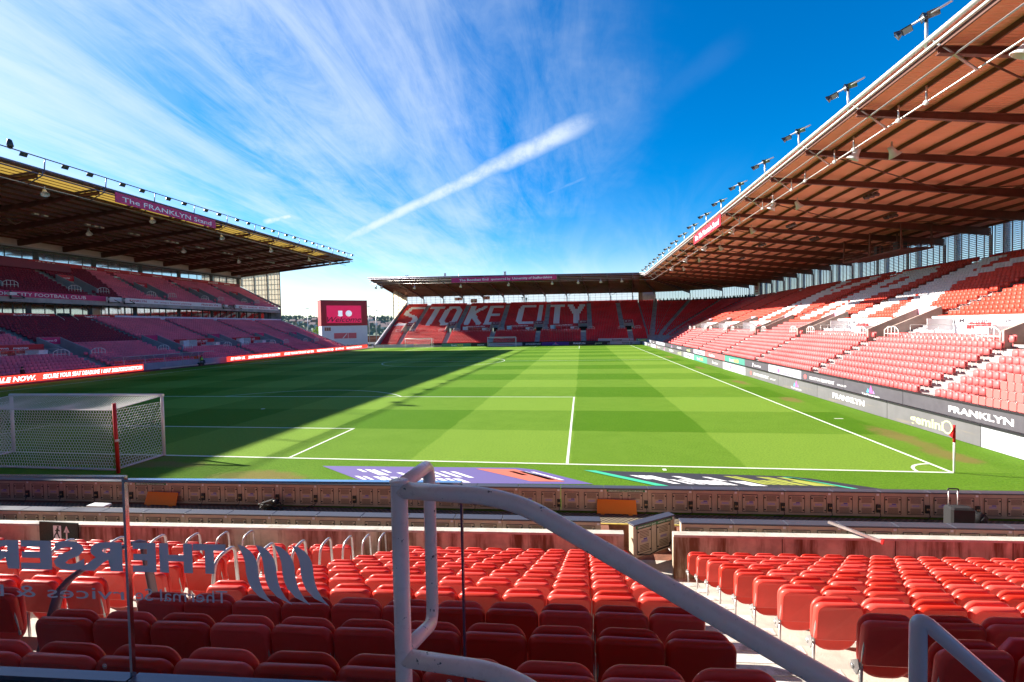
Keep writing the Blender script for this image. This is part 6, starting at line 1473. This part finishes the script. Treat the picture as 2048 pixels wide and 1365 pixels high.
# ---------------------------------------------------------------- dugout
o = thing('dugout', 'long team dugout with a clear curved canopy on pale posts at the left touchline', 'dugout', (-39.5, 44, 0)); y0, y1 = 36.3, 51.6
m1 = MB(); prof = [(-40.4, .1), (-40.45, 1.3), (-40.2, 1.85), (-39.7, 2.1), (-38.2, 2.15)]
for (a, b), (c, d_) in zip(prof, prof[1:]): m1.quad((a, y0, b), (a, y1, b), (c, y1, d_), (c, y0, d_))
m1.build('canopy', clearmat('canopy_sheet', (.75, .72, .85), .55, .2, trans=.6), o); m1 = MB()
for y in np.linspace(y0, y1, 8): m1.tube([(a, y, b) for a, b in prof]+[(-38.1, y, 1.9)], .035, 6)
for y in np.linspace(y0, y1, 6)[:-1]: m1.tube([(-38.4, y+.2, 2.1), (-38.5, y+.5, .1)], .03, 6)
m1.tube([(-38.2, y0, 2.15), (-38.2, y1, 2.15)], .04, 6); m1.build('frame', mSteel, o)
MB().box(-40.5, -37.9, y0, y1, 0.02, .12).build('floor', mTrackM, o); MB().box(-38.0, -37.9, 41.4, y1, .1, .3).build('kerb', mSteel, o)
mTeam = mat('team_seat_maroon', (.30, .012, .05), .5); mTeamO = mat('team_seat_orange', (.85, .12, .02), .5); mTeamW = mat('team_seat_white', (.7, .68, .75), .5)
st0 = None; j = 0
for y in list(np.arange(36.8, 44.2, .62))+list(np.arange(45.3, 51.2, .62)):
    if st0 is None:
        st0 = thing('team_chair', 's', 'seat', (0, 0, 0)); MB().bbox(-.25, .25, -.26, .26, .38, .5, .04).build('cushion', mTeam, st0); MB().bbox(-.32, -.2, -.26, .26, .45, 1.2, .05).build('backrest', mTeam, st0); MB().bbox(-.335, -.18, -.2, .2, 1.02, 1.3, .04).build('headrest', mTeamW, st0); MB().box(-.1, .1, -.1, .1, 0, .38).build('pedestal', mBlack, st0); s_ = st0
    else: s_ = copy_tree(st0)
    org = 40.0 < y < 41.2 or y < 37.8
    if org:
        for ch in s_.children:
            if ch.name.split('.')[0] in ('cushion', 'backrest', 'headrest'):
                ch.data = ch.data.copy(); ch.data.materials[0] = mTeamO
    s_.location = (-39.6, y, .12); s_['label'] = '%s dugout seat, %s from the left' % ('orange' if org else 'maroon, white headed', ORD[j]); s_['group'] = 'dugout seats'; j += 1
o = thing('equipment_case', 'grey equipment case at the right end of the dugout', 'case', (-39.2, 53.2, 0)); MB().bbox(-39.6, -38.8, 52.5, 53.2, .05, 1.0, .03).build('case', mWhiteD, o); MB().box(-38.85, -38.78, 52.6, 53.1, .3, .8).build('front', mGreyW, o)
# ---------------------------------------------------------------- people
mSkin = mat('skin', (.55, .30, .22), .6); mHair = mat('hair', (.03, .02, .015), .8)
def person(x, y, z, rz, label, top, legs, pose='stand', vest=None):
    o = thing('person', label, 'person', (x, y, z), None, rz)
    J = {'pel': (0, 0, .95), 'chest': (0, 0, 1.28), 'neck': (0, 0, 1.48), 'head': (0, .02, 1.62), 'top': (0, .02, 1.75)}
    if pose == 'sit': J = {'pel': (0, 0, .5), 'chest': (0, .03, .85), 'neck': (0, .06, 1.05), 'head': (0, .09, 1.18), 'top': (0, .09, 1.3)}
    def jn(k): return J[k]
    P_ = [jn('pel'), jn('chest'), jn('neck'), jn('head'), jn('top')]; rd = [.15, .17, .06, .095, .06]; E_ = [(0, 1), (1, 2), (2, 3), (3, 4)]
    def chain(start, pts, rs_):
        a = start
        for p, r_ in zip(pts, rs_): P_.append(p); rd.append(r_); E_.append((a, len(P_)-1)); a = len(P_)-1
    cz = J['chest'][2]
    for s in (-1, 1):
        if pose == 'lean': chain(1, [(s*.2, .03, cz+.12), (s*.26, .16, cz-.1), (s*.18, .36, cz-.12), (s*.15, .44, cz-.12)], [.06, .048, .038, .03])
        else: chain(1, [(s*.2, 0, cz+.12), (s*.27, .02, cz-.15), (s*.24, .14, cz-.36), (s*.22, .18, cz-.44)], [.06, .048, .038, .03])
        if pose == 'sit': chain(0, [(s*.1, .05, .5), (s*.13, .45, .5), (s*.13, .47, .1), (s*.13, .58, .05)], [.09, .075, .05, .045])
        else: chain(0, [(s*.1, 0, .88), (s*.12, .02, .5), (s*.12, 0, .1), (s*.13, .13, .05)], [.095, .075, .05, .045])
    me = bpy.data.meshes.new('body'); me.from_pydata(P_, E_, []); b = bpy.data.objects.new('body', me); COL.objects.link(b); b.parent = o
    sk = b.modifiers.new('s', 'SKIN'); ss_ = b.modifiers.new('u', 'SUBSURF'); ss_.levels = ss_.render_levels = 1
    for i, v in enumerate(me.skin_vertices[0].data): v.radius = (rd[i]*(1.15 if i < 2 else 1), rd[i]); v.use_root = (i == 0)
    M = mat('person_cloth_'+str(len(MATS)), top, .8); t = NT(M.node_tree); bs = M.node_tree.nodes['Principled BSDF']; pp = t.sep(t.obj()); zn = J['neck'][2]-.01
    t.put(bs.inputs['Base Color'], t.mix(t.ss(pp[2], zn-.01, zn+.01), t.mix(t.ss(pp[2], J['pel'][2]-.02, J['pel'][2]), legs, top), (.55, .30, .22))); me.materials.append(M)
    hd = J['head']; m1 = MB(); m1.ball((hd[0], hd[1]-.02, hd[2]+.06), .1, .11, .1, 10, 6); m1.build('hair', mHair, o, rel=False)
    if vest: m1 = MB(); m1.lathe((0, 0, J['pel'][2]), (0, .03, 1), [(.19, 0), (.205, .25), (.2, .42), (.1, .5)], 12); m1.build('vest', vest, o, rel=False)
    return o
person(-38.15, 25.0, .1, R(-90+20), 'person in black standing behind the red board at the left edge', (.012, .012, .016), (.012, .012, .016), 'stand')
mHV = mat('hi_vis', (.45, .75, .05), .6, emit=.0)
person(-38.5, 49.4, .25, R(-90), 'person in a yellow green vest seated at the right end of the dugout front', (.02, .02, .03), (.02, .02, .03), 'sit', mHV)
person(3.3, 135.4, 12.9, R(180), 'camera operator in dark clothes at the back of the far stand', (.012, .012, .016), (.012, .012, .016), 'lean')
o = thing('tv_camera', 'television camera on a tripod at the back of the far stand', 'camera', (2.0, 135.4, 12.9)); MB().box(1.7, 2.3, 134.9, 135.8, 14.3, 14.65).build('camera_body', mBlackM, o); m1 = MB()
for a in (90, 210, 330): m1.tube([(2, 135.4, 14.3), (2+.5*math.cos(R(a)), 135.4+.5*math.sin(R(a)), 12.9)], .04, 5)
m1.build('tripod', mBlackM, o)
for x, y, lb in ((-37.9, 48.6, 'black camera cart beside the seated person at the dugout'),):
    o = thing('camera_cart', lb, 'cart', (x, y, 0)); MB().bbox(x-.2, x+.2, y-.5, y+.5, .15, .5, .04).build('case', mBlack, o); MB().tube([(x, y, .5), (x, y, .9)], .04, 6).build('post', mBlackM, o)
    for q in (-.35, .35): MB().lathe((x, y+q, .1), (1, 0, 0), [(0, -.1), (.1, -.1), (.1, .1), (0, .1)], 10).build('wheel', mBlack, o)

# ---------------------------------------------------------------- all remaining seats as one object
def far_seats():
    A_ = np.array(FARSEATS, float); n = len(A_)
    ob = [(-.21, .46), (.21, .46), (.21, .78), (.15, .86), (-.15, .86), (-.21, .78)]
    op = [(-.205, .40), (.205, .40), (.205, .74), (.13, .83), (-.13, .83), (-.205, .74)]
    V = []; Q = []
    for out, y0_, y1_, lean in ((ob, -.05, .0, -.12), (op, .07, .12, -.02)):
        b = len(V)
        for yy in (y0_, y1_):
            for x, z in out: V.append((x, yy+(z-.45)*lean, z))
        Q += [(b+1, b+0, b+5, b+2), (b+2, b+5, b+4, b+3), (b+6, b+7, b+8, b+11), (b+8, b+9, b+10, b+11)]
        for i in range(6): Q.append((b+i, b+(i+1) % 6, b+6+(i+1) % 6, b+6+i))
    # underside bulge of the folded pan and the leg
    b = len(V)
    V += [(-.15, .12, .52), (.15, .12, .52), (.15, .10, .74), (-.15, .10, .74), (-.10, .155, .58), (.10, .155, .58), (.10, .13, .70), (-.10, .13, .70)]
    Q += [(b, b+1, b+5, b+4), (b+1, b+2, b+6, b+5), (b+2, b+3, b+7, b+6), (b+3, b, b+4, b+7), (b+4, b+5, b+6, b+7)]
    b = len(V); V += [(-.02, 0, 0), (.02, 0, 0), (.02, 0, .5), (-.02, 0, .5)]; Q += [(b, b+1, b+2, b+3)]
    V = np.array(V); Q = np.array(Q); nv, nq = len(V), len(Q)
    rg = np.random.default_rng(4); a = A_[:, 3]+rg.normal(0, .02, n); ca_, sa = np.cos(a), np.sin(a)
    X_ = ca_[:, None]*V[None, :, 0]-sa[:, None]*V[None, :, 1]+A_[:, 0:1]; Y_ = sa[:, None]*V[None, :, 0]+ca_[:, None]*V[None, :, 1]+A_[:, 1:2]; Z_ = V[None, :, 2]+A_[:, 2:3]
    co = np.stack([X_, Y_, Z_], -1).reshape(-1).astype(np.float32)
    qi = (Q[None]+(np.arange(n)*nv)[:, None, None]).reshape(-1).astype(np.int32)
    me = bpy.data.meshes.new('stadium_seat_rows'); me.vertices.add(n*nv); me.vertices.foreach_set('co', co)
    me.loops.add(n*nq*4); me.loops.foreach_set('vertex_index', qi); me.polygons.add(n*nq)
    me.polygons.foreach_set('loop_start', np.arange(n*nq, dtype=np.int32)*4)
    me.polygons.foreach_set('material_index', np.repeat(A_[:, 4].astype(np.int32), nq)); me.update(calc_edges=True); me.validate()
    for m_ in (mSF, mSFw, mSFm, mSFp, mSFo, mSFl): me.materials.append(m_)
    o = bpy.data.objects.new('stadium_seat_rows', me); COL.objects.link(o)
    tag(o, 'thousands of red seats, some white for lettering and some maroon, filling the stands', 'seats', kind='stuff'); print('far seats', n, 'individual', len(keep))
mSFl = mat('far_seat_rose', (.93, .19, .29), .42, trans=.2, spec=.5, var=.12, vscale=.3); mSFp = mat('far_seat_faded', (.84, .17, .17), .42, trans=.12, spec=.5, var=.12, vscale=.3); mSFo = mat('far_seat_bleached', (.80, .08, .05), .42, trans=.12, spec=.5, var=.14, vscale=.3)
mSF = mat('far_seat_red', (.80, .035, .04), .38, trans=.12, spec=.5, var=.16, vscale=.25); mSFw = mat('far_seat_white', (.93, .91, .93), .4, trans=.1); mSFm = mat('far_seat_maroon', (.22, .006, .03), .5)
far_seats()
# ---------------------------------------------------------------- faint air
